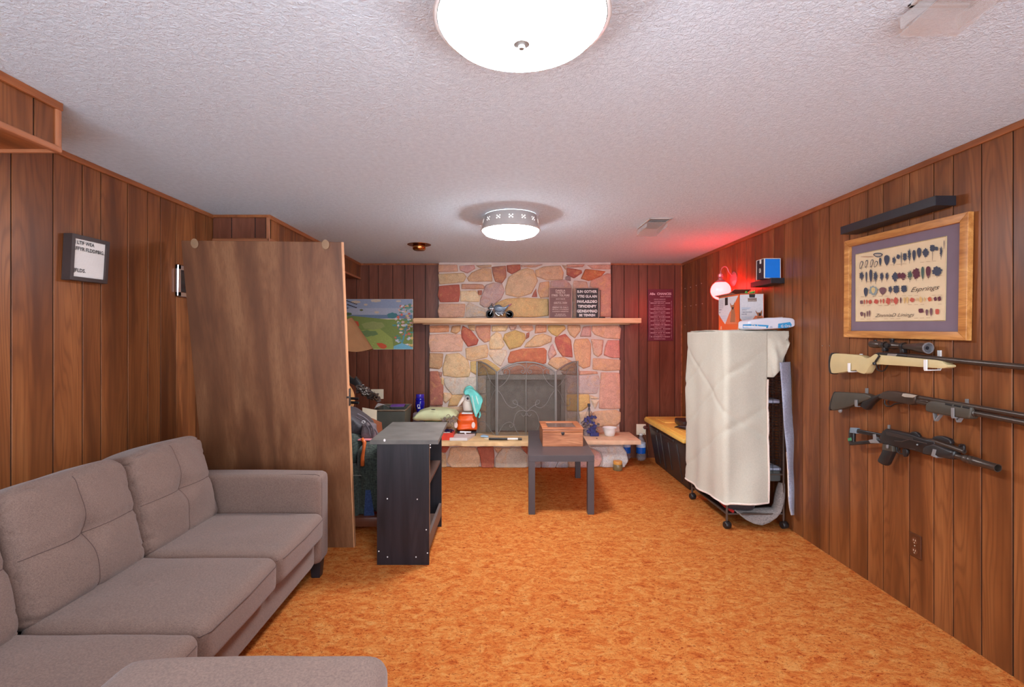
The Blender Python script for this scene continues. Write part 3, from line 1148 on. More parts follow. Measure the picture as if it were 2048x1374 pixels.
for i in range(3):
    yb, ya = ys[i], ys[i + 1] if i < 2 else .96
    cy, hy = (ya + yb) / 2, (yb - ya) / 2 - .003

    def f(p, s, i=i):
        up = max(0, s.z)
        q = p + V((0, 0, .017 * (1 - s.x ** 2) * (1 - s.y ** 2) * up))
        q.z -= .010 * math.exp(-((s.x + .1) ** 2 + (s.y) ** 2) * 6) * up
        q.x += .008 * (1 - s.y ** 4) * max(0, s.x)
        return wr(q, s, i, .004, 7)
    bm = B()
    rbox(bm, (-1.345, cy, .342), (.325, hy, .077), .042, 22, f)
    o = obj('seat_cushion', bm, 'sofa', sf, smooth='all')
    bm = B()
    x_ = -1.345 + .325 + .004
    tube(bm, [V((x_ - .26, cy - hy + .004, .385)), V((x_ - .02, cy - hy + .008, .385)), V((x_ + .001, cy - hy + .04, .386)), V((x_ + .009, cy, .387)), V((x_ + .001, cy + hy - .04, .386)), V((x_ - .02, cy + hy - .008, .385)), V((x_ - .26, cy + hy - .004, .385))], .0016, 5)
    obj('piping', bm, 'seam', o)
for i in range(3):
    yb, ya = ys[i], ys[i + 1] if i < 2 else .97
    cy, hy = (ya + yb) / 2, (yb - ya) / 2 - .002
    vseam, hseam = [], []

    def f(p, s, i=i):
        q = p.copy()
        fr = max(0, s.x)
        q.x += (.040 * (1 - s.y ** 2) * (1 - (s.z * .9) ** 2)) * (1 if s.x > 0 else -.3) * abs(s.x)
        # tuft and the two crossing seams on the front
        d2 = (s.y) ** 2 + (s.z) ** 2
        q.x -= fr * (.034 * math.exp(-d2 * 22) + .011 * math.exp(-(s.y / .05) ** 2) + .011 * math.exp(-((s.z) / .06) ** 2))
        # pulled side panels and drooping top edge
        q.z -= .022 * (1 - s.y ** 2) * -1 * max(0, s.z) * .6
        w_ = abs(s.y) ** 6
        # wrinkles running in from the side seams and down from the top seam
        ph = 2.2 * mnoise.noise(V((s.y * 2, s.z * 3, i * 5.0)))
        sd = math.exp(-(1 - abs(s.y)) * 6)
        rid = lambda t_: -(1 - abs(math.sin(t_))) ** 4
        q.x += sd * .020 * rid(s.z * 7.5 + ph * 2 + (1 if s.y > 0 else 4) + s.y * 2) * (.4 + .6 * fr)
        q.x += math.exp(-(1 - max(0, s.z)) * 4.5) * .014 * rid(s.y * 5 + ph * 2 + i * 2 + s.z * 2) * fr * max(0, s.z)
        q.z -= .02 * abs(s.y) ** 8 * max(0, s.z)
        q.x += .004 * math.sin(s.y * 9 + s.z * 7 + i) * fr * max(0, s.z)
        q = wr(q, s, i + 5, .009, 6)
        if s.x > .999 and abs(s.y) < 1e-5 and abs(s.z) < .93:
            vseam.append((s.z, q.copy()))
        if s.x > .999 and abs(s.z) < 1e-5 and abs(s.y) < .96:
            hseam.append((s.y, q.copy()))
        return q
    bm = B()
    rot = Matrix.Rotation(-.24, 4, 'Y')
    rbox(bm, (-1.762, cy, .612), (.105, hy, .242), .05, 43, f, rot)
    m0_ = Matrix.Translation((-1.762, cy, .612)) @ rot
    seams = [[m0_ @ (p_ + V((.0006, 0, 0))) for _, p_ in sorted(d_, key=lambda e_: e_[0])] for d_ in (vseam, hseam)]
    o = obj('back_cushion', bm, 'sofa', sf, smooth='all')
    bm = B()
    for sm_ in seams:
        if len(sm_) > 3:
            tube(bm, sm_, .0016, 5)
    obj('tuft_seam', bm, 'seam', o)
    bm = B()
    pts = []
    for a in range(13):
        z_ = -.19 + .38 * a / 12
        pts.append(V((.07 + .006 * math.sin(a * 1.7), -hy + .012, z_)))
    for sgn in (1,):
        m_ = Matrix.Translation((-1.762, cy, .612)) @ rot
        tube(bm, [m_ @ p for p in pts], .0018, 5)
    obj('seam', bm, 'seam', o)

# ottoman closing the near end
ot = thing('ottoman', (-.66, 1.03, 0), 'grey brown upholstered ottoman at the near end of the sofa, bottom edge of the photo', 'ottoman')
bm = B()
rbox(bm, (-.65, 1.02, .27), (.33, .315, .17), .02, 6)
obj('base', bm, 'sofa', ot, smooth=60)
bm = B()


def fo(p, s):
    q = p + V((0, 0, .012 * (1 - s.x ** 2) * (1 - s.y ** 2) * max(0, s.z)))
    q.z -= .03 * max(0, -s.x - .35) ** 1.5 * max(0, s.z)
    return wr(q, s, 9, .003, 6)


rbox(bm, (-.657, 1.02, .502), (.357, .335, .066), .05, 20, fo)
o = obj('cushion_top', bm, 'sofa', ot, smooth='all')
for x, y in ((-.93, .76), (-.37, .76), (-.93, 1.28), (-.37, 1.28)):
    bm = B()
    box(bm, x - .03, x + .03, y - .03, y + .03, 0, .11, .003)
    obj('leg', bm, 'black', ot)

# ================================================================== things on the left wall
def wallrect(pts, org_off, name, mat, parent, depth, bev=.001):
    bm = B()
    prism(bm, pts, (depth, 0, 0), bev)
    return obj(name, bm, mat, parent)


Xf = XL + .045
lb = [V((Xf, 2.365, 1.687)), V((Xf, 2.589, 1.691)), V((Xf, 2.606, 1.9116)), V((Xf, 2.378, 1.910))]
t = thing('letter_board', (XL, 2.48, 1.69), 'small framed white letter board with black letters on the left wall', 'letter board')
bm = B()
q = lambda u, v_: quad(*lb, u, v_)
fw = .085
g_ = 1 - fw
for cs in (((0, 0), (1, 0), (g_, fw), (fw, fw)), ((0, 1), (1, 1), (g_, g_), (fw, g_)), ((0, 0), (0, 1), (fw, g_), (fw, fw)), ((1, 0), (1, 1), (g_, g_), (g_, fw))):
    prism(bm, [q(*q_) - V((.0215, 0, 0)) for q_ in cs], (.043, 0, 0), .0008)
obj('frame', bm, plain('dark_brown_frame', (62, 50, 48), .4), t)
bm = B()
prism(bm, [p_ - V((.022, 0, 0)) for p_ in (q(.05, .05), q(.95, .05), q(.95, .95), q(.05, .95))], (.026, 0, 0))
for i in range(34):
    v_ = .10 + .8 * i / 33
    tube(bm, [q(.09, v_) - V((.0085, 0, 0)), q(.91, v_) - V((.0085, 0, 0))], .0012, 5)
obj('ribbed_board', bm, 'white', t)
bm = B()
for s, u, v_, w in (('I LTIF WEA', .105, .80, .50), ('.FFYR FLDDPBIG.', .105, .665, .78), ('JFLDS.', .10, .19, .31)):
    ux = (q(1, v_) - q(0, v_))
    text_bm(bm, s, q(u, v_) - V((.007, 0, 0)), ux, q(0, 1) - q(0, 0), width=ux.length * w, size=.0245, ext=.001, bold=.02)
obj('letters', bm, 'ink_black', t)

t = thing('silver_picture_frame', (XL, 3.33, 1.68), 'silver picture frame on the left wall, partly hidden by the leaning door slab', 'picture frame')
a, b = LW(353, 527, .02), LW(353, 592.5, .02)
y0, y1 = 3.19, 3.42
bm = B()
for (ya, yb, za, zb) in ((y0, y0 + .035, b.z, a.z), (y1 - .035, y1, b.z, a.z), (y0, y1, b.z, b.z + .035), (y0, y1, a.z - .035, a.z)):
    box(bm, XL, XL + .02, ya, yb, za, zb, .006)
obj('frame', bm, 'chrome', t)
bm = B()
box(bm, XL, XL + .008, y0 + .03, y1 - .03, b.z + .03, a.z - .03)
obj('picture', bm, 'glassdark', t)

# ================================================================== right wall: long shelf, small shelf, print, outlet
def floating_shelf(x0, y0, y1, z0, z1, label):
    bm = B()
    box(bm, x0, XR, y0, y1, z0, z1, .0015)
    return tag(obj('floating_shelf', bm, 'black'), label, 'shelf', 'black floating shelves')


floating_shelf(2.027, 2.341, 3.0, 2.032, 2.078, 'long empty black floating shelf above the framed leaf print')
floating_shelf(2.022, 3.765, 4.08, 1.826, 1.866, 'short black floating shelf holding the blue box')

t = thing('framed_leaf_print', (2.11, 2.66, 1.4), 'large oak framed botanical leaf print with mauve mat on the right wall', 'framed print')
off = .03


def f9(x, y, o=off):
    return RW(1660 + x / 4.433, 380 + y / 4.433, o)


A_, B_, C_, D_ = f9(118, 1305), f9(1205, 1335), f9(1225, 190), f9(125, 455)


def fq(u, v_):
    return quad(A_, B_, C_, D_, u, v_)


bm = B()
fu, fv = .052, .068
for cs in (((0, 0), (1, 0), (1 - fu, fv), (fu, fv)), ((0, 1), (1, 1), (1 - fu, 1 - fv), (fu, 1 - fv)), ((0, 0), (0, 1), (fu, 1 - fv), (fu, fv)), ((1, 0), (1, 1), (1 - fu, 1 - fv), (1 - fu, fv))):
    prism(bm, [fq(*q_) + V((.014, 0, 0)) for q_ in cs], (.028, 0, 0), .003, seg=3)
obj('frame', bm, 'frameoak', t, smooth=30)
bm = B()
mp = plain('mauve_mat_board', (124, 106, 118), .8, var=.04)
prism(bm, [p_ + V((.02, 0, 0)) for p_ in (fq(.03, .04), fq(.97, .04), fq(.97, .96), fq(.03, .96))], (.004, 0, 0))
obj('mat_board', bm, mp, t)
pp = [f9(230, 1165, .014), f9(1022, 1157, .014), f9(1035, 410, .014), f9(230, 572, .014)]
bm = B()
prism(bm, [p_ + V((.0025, 0, 0)) for p_ in pp], (.003, 0, 0))
obj('print_sheet', bm, plain('aged_paper', (226, 202, 164), .7, var=.04), t)
bm = B()
for i in range(4):
    tube(bm, [pp[i], pp[(i + 1) % 4]], .0022, 4)
obj('mat_bevel', bm, plain('gilt_bevel', (196, 176, 130), .5), t)
lp = Pieces((-.000012, 0, 0))
INK, MAR, RED, YEL, GRN, MAU = (62, 68, 84), (96, 44, 58), (190, 84, 66), (214, 176, 110), (70, 92, 82), (116, 80, 84)


def leaf(x, y, w, h, c, kind=0, tilt=0):
    pts = []
    n = 40
    for i in range(n):
        a = 2 * math.pi * i / n
        r = 1.0
        if kind == 1:
            r = 0.70 + .22 * math.cos(a * 13) + .08 * math.sin(a * 5)
        if kind == 2:
            r = .84 + .09 * math.cos(a * 9 + .4) + .07 * math.cos(a * 4 + x)
        px_ = math.sin(a) * r * w / 2 * (1 if kind else (0.75 + .25 * math.cos(a)))
        py_ = -math.cos(a) * r * h / 2
        ct, st = math.cos(tilt), math.sin(tilt)
        pts.append(f9(x + px_ * ct - py_ * st, y + px_ * st + py_ * ct, .0165))
    lp.poly(pts, c)
    if h > 60:
        lp.poly([f9(x - 2, y + h * .3, .0166), f9(x + 2, y + h * .3, .0166), f9(x + 1, y + h * .62, .0166), f9(x - 1, y + h * .62, .0166)], c)


for a in ((275,665,24,72,.3),(320,655,20,70,.25),(368,650,22,72,.25),(405,658,26,60,.35)):
    leaf(a[0], a[1], a[2] + 8, a[3], INK, 0, a[4])
    leaf(a[0], a[1], a[2] - 2, a[3] - 14, (212, 190, 156), 0, a[4])
leaf(425, 577, 105, 40, INK); leaf(425, 577, 84, 22, (180, 166, 146)); leaf(330, 592, 150, 10, (188, 150, 120))
for a in ((445,635,26,72,0),(503,622,62,90,0),(567,622,42,80,1),(605,592,38,50,2),(632,605,9,112,0),(663,592,42,80,2),(703,572,36,130,1),(745,580,38,96,0),(790,556,48,88,0),(848,556,62,88,2),(908,515,54,72,2),(908,570,5,90,0),(945,520,34,44,2),(985,545,30,118,1),(1012,480,8,70,0)):
    leaf(a[0], a[1], a[2], a[3], INK, a[4])
for a in ((280,760,52,90,1),(322,770,18,92,0),(362,760,34,112,0),(403,765,46,112,1),(458,765,42,90,1),(505,762,38,80,1),(578,770,62,90,2)):
    leaf(a[0], a[1], a[2], a[3], INK, a[4])
for x, y, w, h, c, k_ in ((615,758,38,60,MAR,2),(648,765,58,72,MAR,2),(708,755,54,100,GRN,1),(765,740,74,110,MAR,2),(822,735,34,112,GRN,0),(872,728,56,104,MAR,0),(950,720,100,96,INK,2),
        (318,905,46,80,INK,0),(385,892,90,96,(140,150,146),2),(385,890,44,54,(214,190,130),0),(468,895,78,66,MAU,0),(535,880,46,74,INK,1),(588,880,62,82,INK,2),(657,875,62,74,INK,2)):
    leaf(x, y, w, h, c, k_)
for x, w, h, c in ((280,32,40,MAU),(305,12,44,RED),(327,14,40,RED),(357,36,44,RED),(410,46,48,RED),(450,12,44,RED),(475,20,44,RED),(517,46,68,RED),(550,12,40,RED),(585,46,70,RED),(628,14,56,MAR),(660,18,56,YEL),(686,22,60,YEL),(730,48,46,RED),(772,10,36,YEL),(805,32,60,YEL),(840,14,40,YEL),(885,40,46,(206,100,62)),(935,32,44,MAR),(972,36,50,MAR)):
    leaf(x, 995 - (x - 280) * .045, w, h, c, 2 if w > 30 else 0)
for x, y, w, h, c in ((282,1100,34,40,MAU),(308,1112,14,48,MAU),(332,1100,16,54,MAU),(352,1096,16,60,MAU),(808,1070,54,48,MAR),(860,1086,28,56,MAU),(898,1082,30,70,MAU),(952,1078,42,60,RED)):
    leaf(x, y, w, h, c, 2 if w > 40 else 0)
for i in range(46):
    x = 270 + (i * 53) % 740
    y = (690, 820, 945, 1025, 1145)[i % 5] - (x - 230) * (.09 if i % 5 < 2 else .02)
    lp.poly([f9(x, y, .0166), f9(x + 34, y - 1, .0166), f9(x + 34, y + 2, .0166), f9(x, y + 3, .0166)], (186, 158, 124))
lp.done('printed_leaves', 'print', t)
bm = B()
a, b = f9(715, 905, .0168), f9(970, 880, .0168)
text_bm(bm, 'Esprings', a, b - a, (0, 0, 1), width=(b - a).length, size=.034, ext=0, bold=-.005, shear=.5)
a, b = f9(398, 1128, .0168), f9(748, 1120, .0168)
text_bm(bm, 'ZinnniaD Linings', a, b - a, (0, 0, 1), width=(b - a).length, size=.028, ext=0, bold=-.005, shear=.5)
obj('script_lettering', bm, plain('brown_ink', (64, 44, 40), .7), t)

t = thing('brown_outlet', (XR, 2.568, .285), 'brown electrical outlet plate low on the right wall', 'outlet')
bm = B()
box(bm, XR - .007, XR, 2.533, 2.604, .284, .404, .003)
obj('cover_plate', bm, plain('brown_plate', (84, 46, 28), .3), t)
bm = B()
for z_ in (.318, .37):
    lathe(bm, [(0, 0), (.017, 0), (.018, .002), (0, .0025)], (XR - .007, 2.5685, z_), (-1, 0, 0), 20)
o = obj('socket_face', bm, plain('brown_socket', (104, 60, 38), .3), t)
bm = B()
for z_ in (.318, .37):
    for dy in (-.006, .006):
        box(bm, XR - .0102, XR - .009, 2.5685 + dy - .0012, 2.5685 + dy + .0012, z_ - .002, z_ + .007)
    box(bm, XR - .0102, XR - .009, 2.5665, 2.5705, z_ - .012, z_ - .008)
box(bm, XR - .0085, XR - .0068, 2.5665, 2.5705, .342, .346)
obj('slots', bm, plain('pale_slots', (206, 186, 160), .4), o)

# small nails left in the paneling
nz = [(1371, 577), (1382, 574.5), (1393.5, 571), (1404, 567), (1371, 613), (1382.5, 611.7), (1393, 609.8), (1405.5, 607.3), (1371, 649.5)]
for i, (x, y) in enumerate(nz):
    bm = B()
    p_ = RW(x, y)
    lathe(bm, [(0, .008), (.004, .008), (.004, .0065), (.0015, .006), (.0015, 0), (0, 0)], p_, (-1, 0, 0), 10)
    o = obj('wall_nail', bm, 'white')
    tag(o, 'nail head, %s, far right wall' % (('upper row of four, %s from the corner' % ('first', 'second', 'third', 'fourth')[i]) if i < 4 else ('lower row of four, %s from the corner' % ('first', 'second', 'third', 'fourth')[i - 4]) if i < 8 else 'alone below the lower row'), 'nail', 'nail heads near the sconce')
for i, (x, y) in enumerate(((1613.5, 606), (1646.3, 691.5), (1661, 691.5))):
    bm = B()
    lathe(bm, [(0, .006), (.0035, .006), (.0035, .0045), (.0015, .004), (.0015, 0), (0, 0)], RW(x, y), (-1, 0, 0), 10)
    tag(obj('wall_nail', bm, 'chrome'), ('single nail head right of the draped cage above the rifle height', 'left of the two nail heads beside the tan rifle butt', 'right of the two nail heads beside the tan rifle butt')[i], 'nail')

# ================================================================== guns
GO = .055


def g(x, y, o=GO):
    return RW(1640 + x / 4.294, 660 + y / 4.294, o)


def gp(bm, pts, th_, bev=.004, o=GO, ch=1):
    prism(bm, chaikin([g(x, y, o) for x, y in pts], ch), (th_, 0, 0), bev)


rf_ = thing('scoped_rifle', (XR - GO, 2.6, g(600, 330).z), 'tan stocked scoped bolt action rifle, topmost of the three wall guns', 'rifle')
bm = B()
gp(bm, [(138,198),(230,206),(330,212),(395,222),(418,246),(455,238),(490,214),(505,205),(530,213),(640,222),(760,233),(900,246),(1075,262),(1105,290),(1135,300),(1130,322),(1080,332),(900,318),(700,305),(480,292),(462,305),(445,330),(418,378),(380,372),(340,356),(345,340),(240,360),(122,378),(108,330),(112,240)], .040, .014, ch=2)
obj('stock', bm, 'tan', rf_, smooth=50)
bm = B()
gp(bm, [(118,195),(140,198),(122,240),(114,300),(122,350),(134,380),(112,376),(97,345),(97,240)], .041, .003)
obj('butt_pad', bm, 'plastic_black', rf_, smooth=50)
bm = B()
a, b = g(760, 224), g(1752, 319)
d = (b - a)
tube(bm, [a, a + d * .1, b + d * .35, b + d * .36], [.0135, .0130, .0120, .0095], 16)
obj('barrel', bm, 'gunmetal', rf_, smooth=50)
bm = B()
gp(bm, [(488,206),(500,196),(545,190),(600,194),(700,202),(770,208),(775,236),(640,224),(530,215)], .028, .008, ch=1)
tube(bm, [g(500, 212, GO + .018), g(510, 222, GO + .024), g(492, 250, GO + .028), g(478, 272, GO + .028)], [.004, .005, .005, .006], 10)
lathe(bm, [(0, -.01), (.008, -.006), (.009, 0), (.008, .006), (0, .01)], g(466, 288, GO + .028), seg=14)
obj('receiver', bm, 'gunblack', rf_, smooth=50)
bm = B()
gp(bm, [(585,203),(660,206),(662,215),(650,226),(578,220)], .006, .001, GO + .014, 0)
obj('ejection_port', bm, plain('port_silver', (170, 166, 160), .3, .6), rf_)
bm = B()
tube(bm, [g(x, y) for x, y in ((485, 294), (488, 325), (498, 345), (520, 354), (545, 352), (560, 338), (572, 318), (580, 302))], .0035, 8)
tube(bm, [g(x, y) for x, y in ((515, 296), (508, 315), (515, 332))], .0025, 6)
obj('trigger_guard', bm, 'gunblack', rf_, smooth=50)
SO = GO
a, b = g(440, 120, SO), g(928, 155, SO)
ax = (b - a)
L = ax.length
bm = B()
prof = [(0, 0), (.015, 0), (.020, .004), (.021, .03), (.019, .045), (.0185, .06), (.0145, .066), (.0145, .078), (.0165, .08), (.0165, .088), (.0145, .09), (.0145, L * .32), (.0185, L * .34), (.0185, L * .46), (.0145, L * .48), (.0145, L * .66), (.0175, L * .74), (.024, L * .86), (.026, L * .88), (.0265, L), (.023, L), (.022, L - .012), (0, L - .012)]
lathe(bm, prof, a, ax, 28)
obj('scope_tube', bm, 'gunmetal', rf_, smooth=45)
sc_o = [o for o in rf_.children if o.name.startswith('scope_tube')][0]
bm = B()
lathe(bm, [(.0225, L - .004), (.0275, L - .002), (.0275, L + .003), (.0225, L + .003), (.0225, L - .004)], a, ax, 28)
obj('lens_ring', bm, 'lens', sc_o, smooth=50)
bm = B()
lathe(bm, [(0, L - .006), (.0222, L - .006), (.0222, L - .0055), (0, L - .003)], a, ax, 28)
obj('front_lens', bm, 'glassdark', sc_o, smooth=50)
bm = B()
axn = ax.normalized()
c = a + axn * (L * .40)
up = V((0, 0, 1))
lathe(bm, [(.010, .012), (.010, .024), (.012, .026), (.012, .036), (0, .037)], c, up, 18)
lathe(bm, [(.010, .012), (.010, .022), (.013, .024), (.013, .032), (0, .033)], c, (-1, 0, 0), 18)
lathe(bm, [(.008, .012), (.009, .018), (.009, .024), (0, .024)], a + axn * .03, up, 14)
obj('turret', bm, 'gunblack', sc_o, smooth=45)
for fr_ in (.27, .60):
    c = a + axn * (L * fr_)
    bm = B()
    lathe(bm, [(.0140, -.008), (.019, -.008), (.019, .008), (.0140, .008)], c, axn, 20)
    box(bm, c.x - .011, c.x + .011, c.y - .012, c.y + .012, c.z - .035, c.z - .014, .002)
    obj('scope_ring', bm, 'gunblack', sc_o, smooth=45)

sg = thing('pump_shotgun', (XR - GO, 2.5, g(600, 600).z), 'dark olive and black pump action shotgun, middle of the three wall guns', 'shotgun')
bm = B()
gp(bm, [(152,530),(250,536),(400,544),(440,556),(470,575),(440,600),(400,612),(330,640),(290,655),(230,672),(160,690),(118,688),(112,650),(128,590),(140,545)], .042, .014, ch=1)
obj('stock', bm, 'olive', sg, smooth=50)
bm = B()
gp(bm, [(150,528),(160,532),(138,570),(124,630),(118,690),(100,690),(104,650),(120,590),(138,545)], .043, .003)
obj('butt_pad', bm, 'plastic_black', sg, smooth=50)
bm = B()
gp(bm, [(430,572),(470,570),(550,540),(556,574),(510,592),(470,622),(440,655),(418,690),(390,676),(362,652),(385,615),(405,590)], .034, .012)
obj('grip', bm, 'gunblack', sg, smooth=50)
bm = B()
gp(bm, [(545,545),(565,528),(620,519),(720,535),(842,558),(845,585),(828,648),(760,636),(690,622),(600,604),(515,582),(535,560)], .036, .009)
gp(bm, [(825, 590), (960, 608), (955, 640), (822, 618)], .02, .004)
obj('receiver', bm, 'gunmetal', sg, smooth=50)
bm = B()
gp(bm, [(715,545),(745,546),(835,562),(800,582),(730,576),(706,566)], .006, .001, GO + .018, 0)
obj('ejection_port', bm, plain('port_beige', (182, 172, 156), .4, .2), sg)
bm = B()
a, b = g(842, 578), g(1752, 735)
d = b - a
tube(bm, [a, b + d * .4], .0118, 16)
obj('barrel', bm, 'gunmetal', sg, smooth=50)
bm = B()
a, b = g(842, 618), g(1752, 795)
d = b - a
tube(bm, [a, a + d * .52, a + d * .525, a + d * .6, a + d * .605, b + d * .25], [.011, .011, .016, .016, .0125, .0125], 16)
obj('magazine_tube', bm, 'gunmetal', sg, smooth=50)
bm = B()
gp(bm, [(985,603),(1100,620),(1342,655),(1335,700),(1322,762),(1290,765),(1180,745),(960,706),(940,690),(940,645),(955,625)], .046, .008)
fo_ = obj('forend', bm, 'olive', sg, smooth=50)
bm = B()
for s_ in ((1078, 628), (1152, 640), (1226, 653)):
    gp(bm, [s_, (s_[0] + 58, s_[1] + 11), (s_[0] + 56, s_[1] + 26), (s_[0] - 2, s_[1] + 14)], .004, .0005, GO + .0225, 0)
obj('forend_slot', bm, plain('slot_black', (14, 13, 13), .6), fo_)
bm = B()
pts = [(985, 708), (998, 780), (1046, 722), (1170, 742), (1192, 790), (1216, 752)]
for (x1, y1), (x2, y2) in zip(pts, pts[1:]):
    a, b = g(x1, y1), g(x2, y2)
    n_ = (b - a).cross(V((1, 0, 0))).normalized() * .0025
    prism(bm, [a - n_, b - n_, b + n_, a + n_], (.018, 0, 0), .0005)
obj('hand_stop', bm, 'greyclip', sg)
bm = B()
tube(bm, [g(x, y) for x, y in ((556, 600), (556, 635), (575, 655), (610, 655), (640, 635), (690, 628), (720, 630))], .0035, 8)
tube(bm, [g(x, y) for x, y in ((590, 606), (582, 622), (592, 640))], .0025, 6)
obj('trigger_guard', bm, 'gunblack', sg, smooth=50)

ak = thing('folding_stock_carbine', (XR - GO, 2.5, g(700, 950).z), 'short black skeleton stock carbine without magazine, lowest of the three wall guns', 'rifle')
bm = B()
gp(bm, [(262,848),(300,842),(335,852),(545,892),(540,925),(480,915),(300,880),(262,872)], .018, .005, ch=0)
gp(bm, [(256,862),(275,842),(300,862),(298,958),(330,956),(525,936),(535,968),(440,978),(270,990),(254,968)], .018, .005, ch=0)
obj('skeleton_stock', bm, 'gunblack', ak, smooth=50)
ss = [o for o in ak.children][0]
bm = B()
gp(bm, [(272,838),(330,842),(326,890),(268,882)], .022, .003, ch=0)
obj('tape_wrap', bm, plain('blue_grey_tape', (122, 136, 146), .5), ss)
bm = B()
gp(bm, [(252,928),(282,922),(286,950),(254,956)], .022, .003, ch=0)
obj('green_tape', bm, plain('green_tape', (66, 138, 92), .5), ss)
bm = B()
gp(bm, [(470,895),(494,893),(497,940),(522,965),(520,974),(450,972),(432,945),(472,938)], .024, .002, ch=0)
obj('hinge_bracket', bm, 'greyclip', ak)
bm = B()
gp(bm, [(538,908),(562,868),(592,848),(790,890),(925,938),(1012,958),(1005,1000),(915,1060),(760,1020),(620,992),(545,972)], .034, .005, ch=0)
gp(bm, [(770,905),(785,880),(815,868),(845,880),(865,910),(862,925),(770,905)], .016, .003)
obj('receiver', bm, 'gunblack', ak, smooth=50)
rc = [o for o in ak.children if o.name.startswith('receiver')][0]
bm = B()
for i in range(3):
    tube(bm, [g(566 + i * 2, 876 + i * 11, GO + .017), g(800, 930 + i * 9, GO + .017)], .0016, 5)
tube(bm, [g(640, 952, GO + .018), g(700, 958, GO + .018), g(765, 940, GO + .018), g(915, 975, GO + .018)], .0022, 5)
tube(bm, [g(835, 985, GO + .016), g(835, 985, GO + .034)], .004, 8)
gp(bm, [(770, 1016), (820, 1026), (818, 1030), (768, 1020)], .001, 0, GO + .0175, 0)
obj('receiver_ribs', bm, plain('worn_steel', (86, 80, 76), .35, .5), rc, smooth=50)
bm = B()
gp(bm, [(556,985),(648,1002),(648,1040),(620,1100),(588,1168),(550,1158),(508,1128),(520,1095),(552,1040)], .03, .008)
obj('grip', bm, 'gunblack', ak, smooth=50)
bm = B()
gp(bm, [(562, 978), (650, 995), (648, 1045), (556, 1028)], .034, .003, ch=0)
obj('grip_collar', bm, 'olive', ak)
bm = B()
tube(bm, [g(x, y) for x, y in ((655, 1005), (660, 1045), (690, 1062), (730, 1070), (745, 1050))], .0035, 8)
tube(bm, [g(x, y) for x, y in ((685, 1015), (680, 1032), (690, 1045))], .0028, 6)
gp(bm, [(715, 1010), (762, 1022), (755, 1075), (738, 1092), (722, 1085)], .016, .003)
obj('trigger_guard', bm, 'gunblack', ak, smooth=50)
bm = B()
gp(bm, [(915,1000),(1005,975),(1150,1035),(1185,1045),(1178,1085),(1160,1112),(1000,1085),(905,1065)], .040, .009, ch=0)
hg = obj('handguard', bm, plain('guard_black', (44, 41, 40), .35), ak, smooth=50)
bm = B()
gp(bm, [(1008, 1022), (1038, 1028), (1026, 1072), (1050, 1092), (1040, 1100), (992, 1080)], .046, .002, ch=0)
obj('grey_hook', bm, 'greyclip', ak)
bm = B()
tube(bm, [g(905, 950), g(1010, 965), g(1240, 1045)], [.013, .015, .011], 14)
gp(bm, [(905, 940), (1000, 950), (1040, 985), (1010, 1000), (910, 965)], .026, .004)
obj('gas_tube', bm, 'gunmetal', ak, smooth=50)
bm = B()
gp(bm, [(975,925),(1010,908),(1060,908),(1085,918),(1130,935),(1142,970),(1135,985),(1000,955)], .022, .004)
obj('red_dot_sight', bm, 'gunblack', ak, smooth=50)
bm = B()
gp(bm, [(1196,990),(1205,978),(1235,980),(1247,1000),(1243,1055),(1215,1060),(1195,1040)], .012, .003)
tube(bm, [g(1200, 1000, GO + .008), g(1215, 984, GO + .008), g(1238, 988, GO + .008)], .004, 6)
obj('front_sight', bm, 'gunblack', ak, smooth=50)
a, b = g(1140, 1072), g(1528, 1186)
bm = B()
L = (b - a).length
lathe(bm, [(0, 0), (.013, 0), (.015, .01), (.013, .02), (.012, .05), (.0125, .055), (.0175, .06), (.0185, .075), (.016, .078), (.019, .083), (.019, .096), (.0165, .1), (.0195, .104), (.0195, .118), (.0165, .135), (.0165, L - .004), (.0175, L), (.0145, L), (.013, L - .03), (0, L - .03)], a, b - a, 24)
obj('muzzle_device', bm, 'gunmetal', ak, smooth=45)


def uhook(x, ytop, ybot, label, mat, group, w=22, lipx=None, lipy=None, armend=None):
    """plate on the wall above the gun, arm below it and a lip on the room side"""
    t = thing('gun_hook', g(x, ytop, 0), label, 'hook', group)
    bm = B()
    prism(bm, [g(x, ytop, .004), g(x + w, ytop, .004), g(x + w, ybot, .004), g(x, ybot, .004)], (.007, 0, 0), .001)
    obj('wall_plate', bm, mat, t)
    lx = lipx if lipx is not None else x
    lt = lipy if lipy is not None else ybot - 45
    bm = B()
    a0, a1 = g(x, ybot, .006), g(x + w, ybot, .006)
    b0, b1 = g(lx, ybot + 2, GO + .028), g(lx + w, ybot + 2, GO + .028)
    dz = V((0, 0, -.006))
    hexa(bm, [a0 + dz, a1 + dz, b1 + dz, b0 + dz, a0, a1, b1, b0], .001)
    obj('arm', bm, mat, t)
    bm = B()
    prism(bm, [g(lx, lt, GO + .026), g(lx + w, lt, GO + .026), g(lx + w, ybot + 4, GO + .026), g(lx, ybot + 4, GO + .026)], (.005, 0, 0), .001)
    obj('lip', bm, mat, t)
    return t


